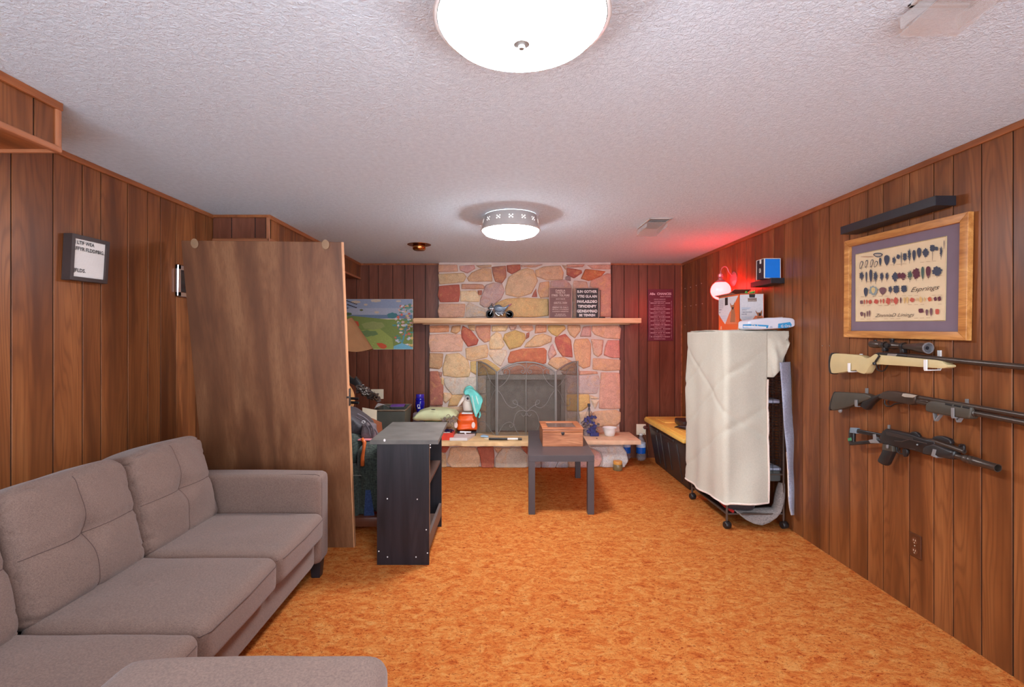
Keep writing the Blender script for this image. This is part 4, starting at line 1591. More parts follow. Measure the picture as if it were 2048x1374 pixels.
uhook(344, 205, 352, 'white plastic hook under the tan rifle butt', 'white', 'white rifle hooks', 20, 240, 284)
uhook(1012, 175, 338, 'white plastic hook under the tan rifle forend', 'white', 'white rifle hooks', 28, 892, 255)
uhook(392, 500, 650, 'grey metal hook under the olive shotgun butt', 'greyclip', 'grey gun hooks', 20, 300, 600)
uhook(1250, 592, 745, 'grey metal hook under the shotgun forend', 'greyclip', 'grey gun hooks', 24, 1128, 668)
uhook(584, 815, 1005, 'grey metal hook behind the black carbine receiver', 'greyclip', 'grey gun hooks', 16, 570, 985)
bm = B()
lathe(bm, [(0, 0), (.012, 0), (.015, .006), (.010, .012), (0, .014)], g(180, 692, GO), (-1, 0, 0), 14)
obj('sling_swivel', bm, 'greyclip', sg, smooth=50)

# ================================================================== cage on casters
CX0, CX1, CY0, CY1 = 1.665, 2.085, 3.71, 4.39
cg = thing('pet_cage', (1.88, 4.05, 0), 'tall bronze wire pet cage on casters under a draped cream blanket', 'cage')
bm = B()
for x in (CX0, CX1):
    for y in (CY0, CY1):
        tube(bm, [(x, y, .06), (x, y, 1.44)], .009, 8)
for z_ in (.107, .40, 1.44):
    tube(bm, [(CX0, CY0, z_), (CX1, CY0, z_), (CX1, CY1, z_), (CX0, CY1, z_)], .006, 6, closed=True)
obj('frame', bm, 'bronze', cg, smooth=50)
bm = B()
nz_ = 48
for i in range(nz_):
    z_ = .43 + i * (1.0 / nz_)
    tube(bm, [(CX0, CY0, z_), (CX1, CY0, z_)], .0016, 4)
    tube(bm, [(CX1, CY0, z_), (CX1, CY1, z_)], .0016, 4)
    tube(bm, [(CX0, CY1, z_), (CX1, CY1, z_)], .0016, 4)
for i in range(8):
    x = CX0 + (CX1 - CX0) * (i + .5) / 8
    tube(bm, [(x, CY0, .41), (x, CY0, 1.44)], .0018, 4)
    tube(bm, [(x, CY1, .41), (x, CY1, 1.44)], .0018, 4)
for i in range(14):
    y = CY0 + (CY1 - CY0) * (i + .5) / 14
    tube(bm, [(CX1, y, .41), (CX1, y, 1.44)], .0018, 4)
obj('wire_bars', bm, plain('dark_wire', (46, 42, 42), .4, .3), cg)
bm = B()
box(bm, CX0 + .004, CX1 - .012, CY0 + .012, CY1 - .004, .345, .425, .01)
obj('base_tray', bm, plain('tray_grey', (84, 84, 80), .45), cg, smooth=40)
bm = B()
box(bm, CX0 + .01, CX1 - .014, CY0 + .004, CY1 - .01, .425, .452, .008)
obj('tray_liner', bm, 'fleece', cg, smooth=40)
bm = B()
box(bm, CX0 + .01, CX1 - .02, CY0 + .01, CY0 + .4, .925, .955, .006)
obj('inner_shelf', bm, plain('shelf_lilac', (176, 170, 186), .5), cg)
bm = B()
box(bm, CX0 + .01, CX1 - .01, CY0 + .01, CY1 - .01, .10, .108)
obj('lower_shelf', bm, 'bronze', cg)
for x, y in ((CX0 - .002, CY0), (CX1, CY0), (CX0, CY1), (CX1, CY1)):
    bm = B()
    lathe(bm, [(0, -.022), (.022, -.022), (.027, -.017), (.027, .017), (.022, .022), (0, .022)], (x + .004, y, .027), (1, .25, 0), 20)
    tube(bm, [(x, y, .03), (x, y, .075)], .007, 8)
    obj('caster', bm, 'plastic_black', cg, smooth=45)

bl = thing('draped_blanket', (1.8, 3.9, .2), 'cream quilted blanket draped over the tall wire cage', 'blanket')


def fold(s_, t_):
    """outward displacement of the hanging cloth"""
    f_ = .010 * t_ * math.sin(s_ * 21 + 1.0) + .006 * math.sin(s_ * 9 + t_ * 5)
    f_ += .012 * mnoise.noise(V((s_ * 5, t_ * 4, 2)))
    for k_, (c0, sl) in enumerate(((.35, .9), (.62, .9), (.9, .8), (1.25, .7))):
        d_ = (t_ - (c0 - s_ * sl * .55)) if k_ != 3 else (t_ - (.1 + s_ * .5))
        f_ -= .009 * math.exp(-(d_ / .016) ** 2)
    return f_


# path around: far-left corner -> near-left corner -> right
LFT, FRT = CX0 - .025, CY0 - .03


def pathpt(s_):
    L1 = CY1 + .04 - FRT
    r = .035
    if s_ < L1 - r:
        return V((LFT, CY1 + .04 - s_, 0)), V((-1, 0, 0))
    if s_ < L1 - r + r * 1.57:
        a_ = (s_ - (L1 - r)) / r
        return V((LFT + r - r * math.cos(a_), FRT + r - r * math.sin(a_), 0)), V((-math.cos(a_), -math.sin(a_), 0))
    q = s_ - (L1 - r + r * 1.57)
    return V((LFT + r + q, FRT, 0)), V((0, -1, 0))


L1 = CY1 + .04 - FRT
S1 = L1 - .035 + .055 + (1.950 - LFT - .035)
S2 = L1 - .035 + .055 + (2.082 - LFT - .035)


def hem_z(s_):
    x, n_ = pathpt(s_)
    if s_ < L1:
        u = s_ / L1
        return .165 - .01 * math.sin(u * 3) + .035 * u ** 1.3 - .02 * math.exp(-((u - 1) / .1) ** 2)
    return .185 + .012 * (x.x - LFT) / .3


bm = B()
hem = B()
NS, NT_ = 90, 70
ZT = 1.463
grid = []
for i in range(NS + 1):
    s_ = S1 * i / NS
    p_, n_ = pathpt(s_)
    zb = hem_z(s_)
    row = []
    for j in range(NT_ + 1):
        t_ = j / NT_
        z_ = ZT + (zb - ZT) * t_
        o_ = fold(s_, t_) * min(1, t_ * 6) + .012 * t_
        if t_ > .97:
            o_ += .003
        row.append(bm.verts.new(p_ + n_ * max(o_, -.012) + V((0, 0, z_))))
    grid.append(row)
for i in range(NS):
    for j in range(NT_):
        bm.faces.new([grid[i][j], grid[i][j + 1], grid[i + 1][j + 1], grid[i + 1][j]])
# top
g2 = []
NW = 14
for i in range(NS + 1):
    p0 = grid[i][0].co.copy()
    row = [grid[i][0]]
    cpt = V((CX1 + .0, max(min(p0.y, CY1), CY0 + .02), ZT + .012)) if i < NS * .62 else V((p0.x + .01, CY1, ZT + .012))
    for j in range(1, NW + 1):
        u = j / NW
        q = p0.lerp(cpt, u)
        q.z = ZT + .010 * min(1, u * 4) + .003 * mnoise.noise(V((q.x * 8, q.y * 8, 0)))
        row.append(bm.verts.new(q))
    g2.append(row)
for i in range(NS):
    for j in range(NW):
        try:
            bm.faces.new([g2[i][j], g2[i + 1][j], g2[i + 1][j + 1], g2[i][j + 1]])
        except Exception:
            pass
# short hanging corner, gathered and folded up toward the right
g3 = []
N3 = 26
X0_ = LFT + .035 + (S1 - (L1 - .035 + .055))
for i in range(N3 + 1):
    u = i / N3
    x = X0_ + (2.105 - X0_) * u
    zb = 1.125 if x < 1.99 else 1.125 + .27 * ((x - 1.99) / .115) ** 1.4
    row = []
    for j in range(31):
        t_ = j / 30
        z_ = ZT + (zb - ZT) * t_
        tt_ = (ZT - z_) / (ZT - .185)
        base_ = fold(S1, tt_) * min(1, tt_ * 6) + .012 * tt_
        d_ = (1 - t_) * .45 + u * .9
        o_ = max(base_, -.012) + min(1, u * 3) * (.02 * t_ + .010 * math.sin(d_ * 17) * t_ + .03 * math.sin(t_ * math.pi * .9) * (1 - u))
        row.append(bm.verts.new(V((x - (.03 * t_ * t_ if i == N3 else 0), FRT - o_, z_))))
    g3.append(row)
for i in range(N3):
    for j in range(30):
        bm.faces.new([g3[i][j], g3[i][j + 1], g3[i + 1][j + 1], g3[i + 1][j]])
for i in range(N3):
    a, b = g3[i][0].co, g3[i + 1][0].co
    c, d = V((b.x, CY0 + .3, ZT + .008)), V((a.x, CY0 + .3, ZT + .008))
    bm.faces.new([g3[i][0], g3[i + 1][0], bm.verts.new(c), bm.verts.new(d)])
bmesh.ops.remove_doubles(bm, verts=bm.verts, dist=.0001)
o = obj('cloth', bm, 'blanket', bl, smooth='all')
sm = o.modifiers.new('thickness', 'SOLIDIFY')
sm.thickness = .006
sm.offset = 0
bm = B()
pts = [pathpt(S1 * i / 60)[0] + pathpt(S1 * i / 60)[1] * (fold(S1 * i / 60, 1) + .016) + V((0, 0, hem_z(S1 * i / 60) + .008)) for i in range(61)]
lst = pts[-1]
pts += [V((lst.x + .002, FRT - .014 - fold(S1, t_), ZT + (hem_z(S1) - ZT) * t_)) for t_ in [1 - .24 * 1 * i / 30 * 3 for i in range(1, 31)] if ZT + (hem_z(S1) - ZT) * t_ < 1.14]
tube(bm, pts, .008, 6)
obj('hem_binding', bm, 'hem', bl, smooth=60)

# blue grey side of a fleece throw hanging at the wall side
ft = thing('fleece_throw', (2.08, 3.66, .35), 'blue grey fleece throw hanging down the wall side of the covered cage', 'blanket')
bm = B()


def zc(x, y, Y):
    return P(1260 + x / 3.195, 650 + y / 3.195, Y)


LL = [(955, 240), (962, 330), (968, 400), (975, 520), (985, 680), (1000, 800), (1008, 900), (1012, 1020), (1013, 1100), (1020, 1170), (1032, 1214)]
RR = [(1020, 235), (1025, 330), (1026, 400), (1030, 520), (1048, 640), (1048, 760), (1046, 880), (1048, 1000), (1050, 1100), (1050, 1170), (1046, 1214)]
LL = chaikin([V((a, b, 0)) for a, b in LL], 2, False)
RR = chaikin([V((a, b, 0)) for a, b in RR], 2, False)
gr = []
for a, b in zip(LL, RR):
    row = []
    for j in range(9):
        u = j / 8
        x, y = a.x * (1 - u) + b.x * u, a.y * (1 - u) + b.y * u
        row.append(bm.verts.new(zc(x, y, 3.60 + .085 * u ** 2 + .012 * math.sin(y * .02 + u * 3))))
    gr.append(row)
for i in range(len(gr) - 1):
    for j in range(8):
        bm.faces.new([gr[i][j], gr[i][j + 1], gr[i + 1][j + 1], gr[i + 1][j]])
o = obj('cloth', bm, 'fleece', ft, smooth='all')
sm = o.modifiers.new('thickness', 'SOLIDIFY')
sm.thickness = .008
bm = B()
tube(bm, [zc(p_.x, p_.y, 3.597) for p_ in LL[len(LL) // 2:]] , .004, 6)
obj('hem', bm, 'hem', ft, smooth=60)

# grey felt sling under the cage
gs = B()


def z6(x, y, Y):
    return P(1360 + x / 8.533, 960 + y / 8.533, Y)


pr_ = [(1700, 40, 1785, 60), (1660, 140, 1785, 200), (1630, 260, 1782, 320), (1610, 400, 1760, 420), (1560, 480, 1720, 540), (1450, 478, 1640, 640), (1300, 485, 1520, 720), (1180, 500, 1390, 768), (1080, 512, 1260, 745), (1000, 520, 1120, 680), (940, 520, 1020, 600), (915, 515, 960, 545)]
pr2 = []
for i in range(len(pr_) - 1):
    for k_ in range(3):
        u = k_ / 3
        pr2.append(tuple(pr_[i][j] * (1 - u) + pr_[i + 1][j] * u for j in range(4)))
pr2.append(pr_[-1])
gr = []
for i, (x1, y1, x2, y2) in enumerate(pr2):
    row = []
    for j in range(9):
        u = j / 8
        bulge = math.sin(u * math.pi)
        row.append(gs.verts.new(z6(x1 * (1 - u) + x2 * u, y1 * (1 - u) + y2 * u, 3.78 - .07 * u - .02 * bulge)))
    gr.append(row)
for i in range(len(gr) - 1):
    for j in range(8):
        gs.faces.new([gr[i][j], gr[i][j + 1], gr[i + 1][j + 1], gr[i + 1][j]])
o = obj('felt_sling', gs, 'greyfelt', smooth='all')
tag(o, 'grey felt cloth sagging under the cage near its front caster', 'cloth')
sm = o.modifiers.new('thickness', 'SOLIDIFY')
sm.thickness = .01
# folded dark bag with red trim on the lower shelf
rb = thing('red_trimmed_bag', (1.78, 4.0, .108), 'black and red bag on the lower shelf under the blanket', 'bag')
bm = B()
rbox(bm, (1.80, 4.03, .185), (.11, .30, .075), .05, 8, lambda p, s: wr(p, s, 3, .012, 9))
obj('bag_body', bm, 'bag', rb, smooth='all')
bm = B()
tube(bm, [(1.685, 4.30, .20), (1.68, 4.1, .19), (1.685, 3.95, .16), (1.70, 3.80, .13), (1.72, 3.73, .118)], .012, 8)
obj('red_trim', bm, plain('red_nylon', (196, 44, 40), .6), rb, smooth=60)

# --- on top of the cage
db = thing('pet_food_box', (1.99, 4.2, 1.477), 'open orange and white pet food carton with dog pictures on top of the cage', 'box')
x0, x1, y0, y1, za, zb = 1.896, 2.092, 4.0, 4.385, 1.477, 1.768
M['boxwhite'] = plain('carton_white', (226, 222, 230), .5, var=.02)
M['boxorange'] = plain('carton_orange', (236, 104, 48), .5, var=.03)
bm = B()
for a in ((x0, x0 + .004, y0, y1), (x1 - .004, x1, y0, y1), (x0, x1, y0, y0 + .004), (x0, x1, y1 - .004, y1)):
    box(bm, a[0], a[1], a[2], a[3], za, zb)
box(bm, x0, x1, y0, y1, za, za + .004)
obj('carton', bm, 'boxorange', db)


def dl(x, y):
    """on the carton's left face"""
    px = 1360 + x / 6.543
    Y = (x0 - .0012) * 1000 / (px - VPX)
    return V((x0 - .0012, Y, EYE - (490 + y / 6.543 - VPY) * Y / 1000))


def df(x, y):
    return P(1360 + x / 6.543, 490 + y / 6.543, y0 - .0012)


pc = Pieces((-.00004, -.00004, 0))
WH, OR, BRN, DK, LB = (226, 220, 222), (232, 128, 84), (176, 112, 76), (52, 40, 40), (170, 190, 212)
pc.poly([dl(506, 700), dl(764, 660), dl(735, 720), dl(640, 905), dl(590, 1038), dl(506, 908)], WH)
pc.poly([dl(600, 1036), dl(650, 880), dl(690, 830), dl(724, 900), dl(738, 1000), dl(770, 1036)], OR)
pc.poly([dl(655, 1010), dl(668, 900), dl(668, 840), dl(712, 840), dl(722, 920), dl(718, 1010)], BRN)
pc.poly([dl(660, 800), dl(652, 750), dl(676, 790), dl(702, 780), dl(714, 730), dl(712, 800), dl(700, 850), dl(676, 850)], BRN)
pc.poly([dl(680, 815), dl(700, 808), dl(700, 842), dl(684, 845)], DK)
pc.poly([dl(588, 692), dl(626, 686), dl(626, 786), dl(588, 792)], DK)
for i in range(9):
    pc.poly([dl(512, 730 + i * 12), dl(568, 724 + i * 12), dl(568, 727 + i * 12), dl(512, 733 + i * 12)], (160, 160, 170))
for i in range(6):
    pc.poly([dl(520 + i * 8, 930 + i * 14), dl(610, 926 + i * 14), dl(610, 929 + i * 14), dl(520 + i * 8, 933 + i * 14)], LB)
pc.poly([df(784, 652), df(1090, 640), df(1092, 995), df(930, 995), df(832, 1010), df(786, 960)], WH)
pc.poly([df(905, 643), df(985, 643), df(980, 688), df(908, 688)], DK)
pc.poly([df(888, 696), df(1005, 692), df(1005, 740), df(890, 742)], (150, 124, 112))
pc.poly([df(935, 1000), df(985, 925), df(1080, 925), df(1092, 960), df(1092, 1000)], OR)
pc.poly([df(1000, 995), df(1012, 940), df(1070, 940), df(1072, 995)], BRN)
pc.poly([df(990, 870), df(988, 855), df(1015, 885), df(1052, 880), df(1076, 845), df(1078, 880), df(1068, 925), df(1020, 935)], BRN)
pc.poly([df(1030, 895), df(1060, 892), df(1060, 925), df(1036, 930)], DK)
for i in range(3):
    pc.poly([df(806, 818 + i * 9), df(930 - i * 12, 818 + i * 9), df(930 - i * 12, 822 + i * 9), df(806, 822 + i * 9)], LB)
for i in range(4):
    pc.poly([df(806 + i * 8, 940 + i * 13), df(940 - i * 10, 940 + i * 13), df(940 - i * 10, 944 + i * 13), df(806 + i * 8, 944 + i * 13)], LB)
for k_, (fn_, x, y) in enumerate(((dl, 540, 1075), (dl, 765, 1080))):
    pc.poly([fn_(x - 10, y + 30), fn_(x - 6, y - 10), fn_(x + 6, y - 14), fn_(x + 10, y + 30)], (240, 180, 140))
pc.done('printed_panels', 'print', db)
bm = B()
for s_, x, y, w in (('ADULT', 806, 856, 66), ('COMPANION RECIPE', 806, 884, 134), ('RECIPE', 806, 912, 66)):
    text_bm(bm, s_, df(x, y), (1, 0, 0), (0, 0, 1), width=w / 6.543 * y0 / 1000, size=.011, bold=.01, ext=.003)
for s_, x, y, w in (('FRESH', 508, 856, .05), ('MEAT', 508, 892, .03)):
    text_bm(bm, s_, dl(x + 8, y), (0, -1, 0), (0, 0, 1), width=w, size=.012, bold=.01, ext=.003)
obj('carton_lettering', bm, plain('navy_ink', (60, 60, 90), .6), db)
bm = B()
text_bm(bm, 'NATURAL', df(895, 735), (1, 0, 0), (0, 0, 1), width=.06, size=.009, bold=.01, ext=.003)
obj('light_lettering', bm, 'ink_white', db)
bm = B()
hexa(bm, [V((x0, y0 + .05, zb)), V((x0 + .002, y0 + .05, zb)), V((x0 + .002, y1, zb)), V((x0, y1, zb)), V((x0 - .04, y0 + .06, zb + .012)), V((x0 - .038, y0 + .06, zb + .014)), V((x0 - .038, y1 - .01, zb + .014)), V((x0 - .04, y1 - .01, zb + .012))])
hexa(bm, [V((x0, y0, zb)), V((x1, y0, zb)), V((x1, y0 + .003, zb)), V((x0, y0 + .003, zb)), V((x0 + .01, y0 - .002, zb + .002)), V((x1, y0 - .002, zb + .002)), V((x1, y0, zb + .004)), V((x0 + .01, y0, zb + .004))])
hexa(bm, [V((x1 - .16, y1 - .02, zb)), V((x1, y1 - .02, zb)), V((x1, y1, zb)), V((x1 - .16, y1, zb)), V((x1 - .13, y1 - .16, zb + .055)), V((x1 + .01, y1 - .16, zb + .055)), V((x1 + .01, y1 - .155, zb + .06)), V((x1 - .13, y1 - .155, zb + .06))])
obj('carton_flap', bm, plain('carton_inside', (150, 104, 84), .7), db)
bm = B()
for i in range(16):
    a_ = i * 2.4
    b_ = V((1.995 + .012 * math.cos(a_), 4.03 + .012 * math.sin(a_), zb - .004))
    e_ = b_ + V((.03 * math.cos(a_), .02 * math.sin(a_), .014 + .016 * (i % 3) / 2))
    tube(bm, [b_, b_.lerp(e_, .6) + V((0, 0, .008)), e_], [.004, .0045, .001], 5)
tag(obj('green_plastic_tuft', bm, plain('green_plastic', (96, 196, 84), .4), smooth='all'), 'small bright green tuft poking out of the open pet food carton', 'toy')

wp = thing('wipes_pack', (1.96, 3.72, 1.477), 'soft blue and white pack of wipes lying on the front of the cage top', 'pack')
bm = B()


def fw_(p, s):
    q = p.copy()
    q.z += .010 * (1 - abs(s.x) ** 1.5) * (s.z > 0) + .018 * s.x * (s.z > -2) * .5
    q.z *= 1 - .25 * abs(s.x) ** 8
    return wr(q, s, 2, .004, 14)


rbox(bm, (1.957, 3.715, 1.516), (.168, .086, .036), .014, 12, fw_)
o = obj('pack', bm, plain('pack_film', (226, 226, 236), .3, var=.03), wp, smooth='all')
pc = Pieces((0, -.00015, 0))


def wpt(x, y):
    p_ = P(1360 + x / 6.543, 490 + y / 6.543, 3.6265)
    p_.z = max(1.485, min(1.546, p_.z))
    return p_


BLU = (52, 156, 214)
pc.poly([wpt(822, 1040), wpt(925, 1035), wpt(1160, 1050), wpt(1150, 1140), wpt(1060, 1145), wpt(900, 1110), wpt(822, 1105)], BLU)
pc.poly([wpt(828, 1055), wpt(1130, 1068), wpt(1125, 1105), wpt(1060, 1105), wpt(828, 1080)], (232, 236, 244))
pc.poly([wpt(1285, 1030), wpt(1440, 1008), wpt(1462, 1040), wpt(1455, 1070), wpt(1390, 1110), wpt(1282, 1122)], BLU)
pc.poly([wpt(1180, 1060), wpt(1205, 1060), wpt(1212, 1120), wpt(1172, 1122)], (190, 196, 214))
o2 = pc.done('printed_film', 'print', wp)
bm = B()
a_ = wpt(1318, 1078) - V((0, .002, 0))
text_bm(bm, 'G Ora', a_, (1, 0, .05), (0, 0, 1), width=.07, size=.026, bold=.015)
text_bm(bm, 'Zk L', wpt(925, 1062) - V((0, .001, 0)), (1, 0, -.02), (0, 0, 1), width=.06, size=.02, bold=.01)
obj('film_lettering', bm, 'ink_white', wp)
bm = B()
pts = [V((1.87 + .21 * math.sin(a_) * 1.0 + .09, 3.72 + .055 * math.cos(a_), 1.557 + .014 * math.sin(a_))) for a_ in [i * 2 * math.pi / 28 for i in range(28)]]
pts = [V((1.965 + .115 * math.cos(a_), 3.725 + .055 * math.sin(a_), 1.556 + .010 * math.cos(a_))) for a_ in [i * 2 * math.pi / 28 for i in range(28)]]
tube(bm, pts, .004, 6, closed=True)
obj('film_fold', bm, 'paper', wp, smooth=60)

# blue box on the small shelf
bb = thing('blue_cube_box', (2.04, 3.84, 1.866), 'bright blue fronted cube box with black printed side on the short black shelf', 'box')
bm = B()
x0, x1, y0, y1, za, zb = 1.985, 2.108, 3.79, 3.905, 1.866, 2.018
box(bm, x0, x1, y0, y1, za, zb, .001)
obj('carton', bm, plain('navy_black_print', (40, 34, 46), .5, var=.5, scale=60), bb)
bm = B()
for a in ((x0, x0 + .004, za, zb), (x1 - .004, x1, za, zb), (x0, x1, za, za + .003), (x0, x1, zb - .004, zb)):
    box(bm, a[0], a[1], y0 - .002, y0 + .003, a[2], a[3])
for y in (y0, y1 - .003):
    box(bm, x0 - .002, x0 + .001, y, y + .004, za, zb)
box(bm, x0 - .002, x0 + .001, y0, y1, zb - .003, zb)
obj('white_edge', bm, 'white', bb)
bm = B()
box(bm, x0 + .006, x1 - .006, y0 - .0015, y0 + .002, za + .004, zb - .006)
obj('blue_panel', bm, plain('bright_blue', (6, 126, 232), .5, var=.03), bb)
bm = B()
for a in ((.052, .072, .05, .056), (.052, .072, .078, .084), (.052, .057, .05, .084), (.068, .073, .056, .078)):
    box(bm, x0 - .0022, x0 - .0005, y0 + a[0], y0 + a[1], za + a[2], za + a[3])
box(bm, x0 - .0022, x0 - .0005, y0 + .045, y0 + .062, zb - .034, zb - .002, .004)
obj('white_logo', bm, 'ink_white', bb)

# ================================================================== yellow lidded tote
tt = thing('storage_tote', (1.88, 5.12, 0), 'long black storage tote with yellow lid along the right wall behind the cage', 'storage tote')
bm = B()
hexa(bm, [V((1.73, 4.64, 0)), V((2.03, 4.64, 0)), V((2.03, 5.66, 0)), V((1.73, 5.66, 0)), V((1.66, 4.56, .465)), V((2.09, 4.56, .465)), V((2.09, 5.71, .465)), V((1.66, 5.71, .465))], .02)


def side(y, z_, o_=0):
    return V((1.73 - .07 * z_ / .465 - o_, y, z_))


for ya, yb, z0_, z1_ in ((5.44, 5.46, .05, .36), (5.05, 5.07, .08, .36), (4.78, 4.80, .04, .40), (5.27, 5.29, .03, .42)):
    hexa(bm, [side(ya, z0_, .008), side(ya, z0_, -.01), side(yb, z0_, -.01), side(yb, z0_, .008), side(ya, z1_, .008), side(ya, z1_, -.01), side(yb, z1_, -.01), side(yb, z1_, .008)], .003)
for ya, yb in ((5.35, 5.62), (4.85, 5.22)):
    hexa(bm, [side(ya, .40, .014), side(ya, .40, -.01), side(yb, .40, -.01), side(yb, .40, .014), side(ya, .43, .018), side(ya, .43, -.01), side(yb, .43, -.01), side(yb, .43, .018)], .004)
obj('tote_body', bm, plain('tote_black', (52, 42, 38), .45, var=.06), tt, smooth=30)
bm = B()
box(bm, 1.622, 2.115, 4.50, 5.735, .462, .508, .014)
box(bm, 1.66, 2.08, 4.54, 5.70, .500, .516, .006)
box(bm, 1.72, 2.03, 5.30, 5.62, .51, .524, .004)
box(bm, 1.72, 2.03, 4.62, 4.95, .51, .524, .004)
tube(bm, [V((1.64, 4.52, .51)), V((2.1, 4.52, .51)), V((2.1, 5.72, .51)), V((1.64, 5.72, .51))], .006, 6, closed=True)
obj('tote_lid', bm, 'yellow', tt, smooth=30)
bm = B()
box(bm, 1.80, 2.05, 4.98, 5.24, .524, .585, .015)
box(bm, 1.83, 1.96, 4.975, 4.985, .55, .572, .003)
t = tag(obj('dark_tool_case', bm, plain('brown_black_case', (58, 40, 34), .4), smooth=40), 'dark brown case on the yellow tote lid, partly behind the blanket', 'case')
bm = B()
tube(bm, [V((1.70, 4.94, .535)), V((1.73, 4.9, .548)), V((1.80, 4.86, .545)), V((1.86, 4.83, .54))], [.004, .014, .018, .016], 8)
tube(bm, [V((1.73, 4.9, .54)), V((1.80, 4.82, .535)), V((1.88, 4.78, .535))], .009, 8)
tag(obj('dark_glove', bm, plain('dark_leather', (50, 32, 30), .5), smooth='all'), 'crumpled dark brown strap in the middle of the yellow tote lid', 'strap')

# ================================================================== coffee table, cedar box
ct = thing('coffee_table', (.49, 4.55, 0), 'dark grey square legged coffee table before the hearth', 'table')
FLx, FRx, BLx, BRx, YF, YBk, ZT_ = .208, .735, .262, .79, 4.0, 5.12, .474
YBk = 5.10
bm = B()
hexa(bm, [V((FLx, YF, .424)), V((FRx, YF, .424)), V((BRx, YBk, .424)), V((BLx, YBk, .424)), V((FLx, YF, ZT_)), V((FRx, YF, ZT_)), V((BRx, YBk, ZT_)), V((BLx, YBk, ZT_))], .0015)
obj('tabletop', bm, 'tabletop', ct)
for x, y in ((FLx + .001, YF + .001), (FRx - .053, YF + .001), (BLx + .0, YBk - .053), (BRx - .053, YBk - .053)):
    bm = B()
    box(bm, x, x + .052, y, y + .052, 0, .424, .0015)
    obj('leg', bm, 'tabletop', ct)

wb = thing('cedar_box', (.52, 4.5, .474), 'hinged reddish wooden box with glass lid and dark clasp on the coffee table', 'wooden box')
x0, x1, y0, y1 = .348, .698, 4.335, 4.70
bm = B()
box(bm, x0, x1, y0, y1, ZT_, .592, .002)
obj('box_body', bm, 'cedar', wb)
bm = B()
box(bm, x0, x1, y0, y1, .594, .622, .002)
for cs in (((x0 - .004, y0 - .004), (x1 + .004, y0 - .004), (x1 - .05, y0 + .05), (x0 + .05, y0 + .05)), ((x0 - .004, y1 + .004), (x1 + .004, y1 + .004), (x1 - .05, y1 - .05), (x0 + .05, y1 - .05)),
           ((x0 - .004, y0 - .004), (x0 - .004, y1 + .004), (x0 + .05, y1 - .05), (x0 + .05, y0 + .05)), ((x1 + .004, y0 - .004), (x1 + .004, y1 + .004), (x1 - .05, y1 - .05), (x1 - .05, y0 + .05))):
    prism(bm, [V((p_[0], p_[1], .628)) for p_ in cs], (0, 0, .012), .001)
lid = obj('lid', bm, 'cedar', wb, smooth=30)
bm = B()
box(bm, x0 + .045, x1 - .045, y0 + .045, y1 - .045, .6225, .628)
obj('lid_window', bm, plain('smoked_glass', (120, 92, 80), .12, var=.3, scale=6), lid)
bm = B()
c = V(((x0 + x1) / 2, y0 - .001, .588))
prism(bm, [c + V((dx, 0, dz)) for dx, dz in ((-.014, .012), (.014, .012), (.015, .0), (.008, -.016), (-.008, -.016), (-.015, 0))], (0, .005, 0), .001)
lathe(bm, [(0, .004), (.006, .004), (.006, 0)], c + V((0, -.002, .004)), (0, -1, 0), 12)
obj('clasp', bm, plain('dark_bronze', (62, 52, 50), .35, .6), wb, smooth=40)

# ================================================================== black bookcase
bk = thing('bookcase', (-.62, 3.45, 0), 'low black brown bookcase seen end on with worn overhanging top', 'bookcase')
bm = B()
box(bm, -.781, -.457, 3.11, 3.128, 0, .753, .001)
ep = obj('end_panel', bm, 'bookcase', bk)
bm = B()
box(bm, -.781, -.457, 3.742, 3.76, 0, .753, .001)
obj('end_panel', bm, 'bookcase', bk)
bm = B()
hexa(bm, [V((-.822, 3.10, .753)), V((-.398, 3.10, .753)), V((-.418, 3.785, .753)), V((-.832, 3.785, .753)), V((-.822, 3.10, .778)), V((-.398, 3.10, .778)), V((-.418, 3.785, .778)), V((-.832, 3.785, .778))], .001)
tp = obj('top', bm, 'bookcase_top', bk)
bm = B()
box(bm, -.775, -.457, 3.128, 3.742, .085, .10)
box(bm, -.775, -.465, 3.128, 3.742, .48, .498)
obj('shelf', bm, plain('shelf_edge_brown', (84, 60, 50), .5), bk)
bm = B()
box(bm, -.475, -.457, 3.128, 3.742, .10, .178, .001)
obj('kick_board', bm, plain('kick_grey_brown', (96, 80, 74), .5), bk)
bm = B()
box(bm, -.775, -.765, 3.128, 3.742, .10, .753)
obj('back_panel', bm, plain('back_dark', (40, 30, 28), .7), bk)
bm = B()
box(bm, -.468, -.455, 3.128, 3.136, .18, .753)
obj('edge_strip', bm, plain('raw_edge', (150, 112, 86), .6), bk)
bm = B()
for x, y in ((774.6, 997.5), (834.5, 998.5), (757.7, 1102.5), (775, 1114), (832, 1114), (855, 1106), (852.5, 1059.5), (860.7, 889.5), (860.7, 895)):
    lathe(bm, [(0, 0), (.0042, 0), (.004, .0008), (0, .001)], P(x, y, 3.109), (0, -1, 0), 10)
lathe(bm, [(0, 0), (.007, 0), (.006, .001), (0, .0012)], P(769, 880.5, 3.099), (0, -1, 0), 10, sy=1.3)
obj('chip_mark', bm, 'paper', ep)

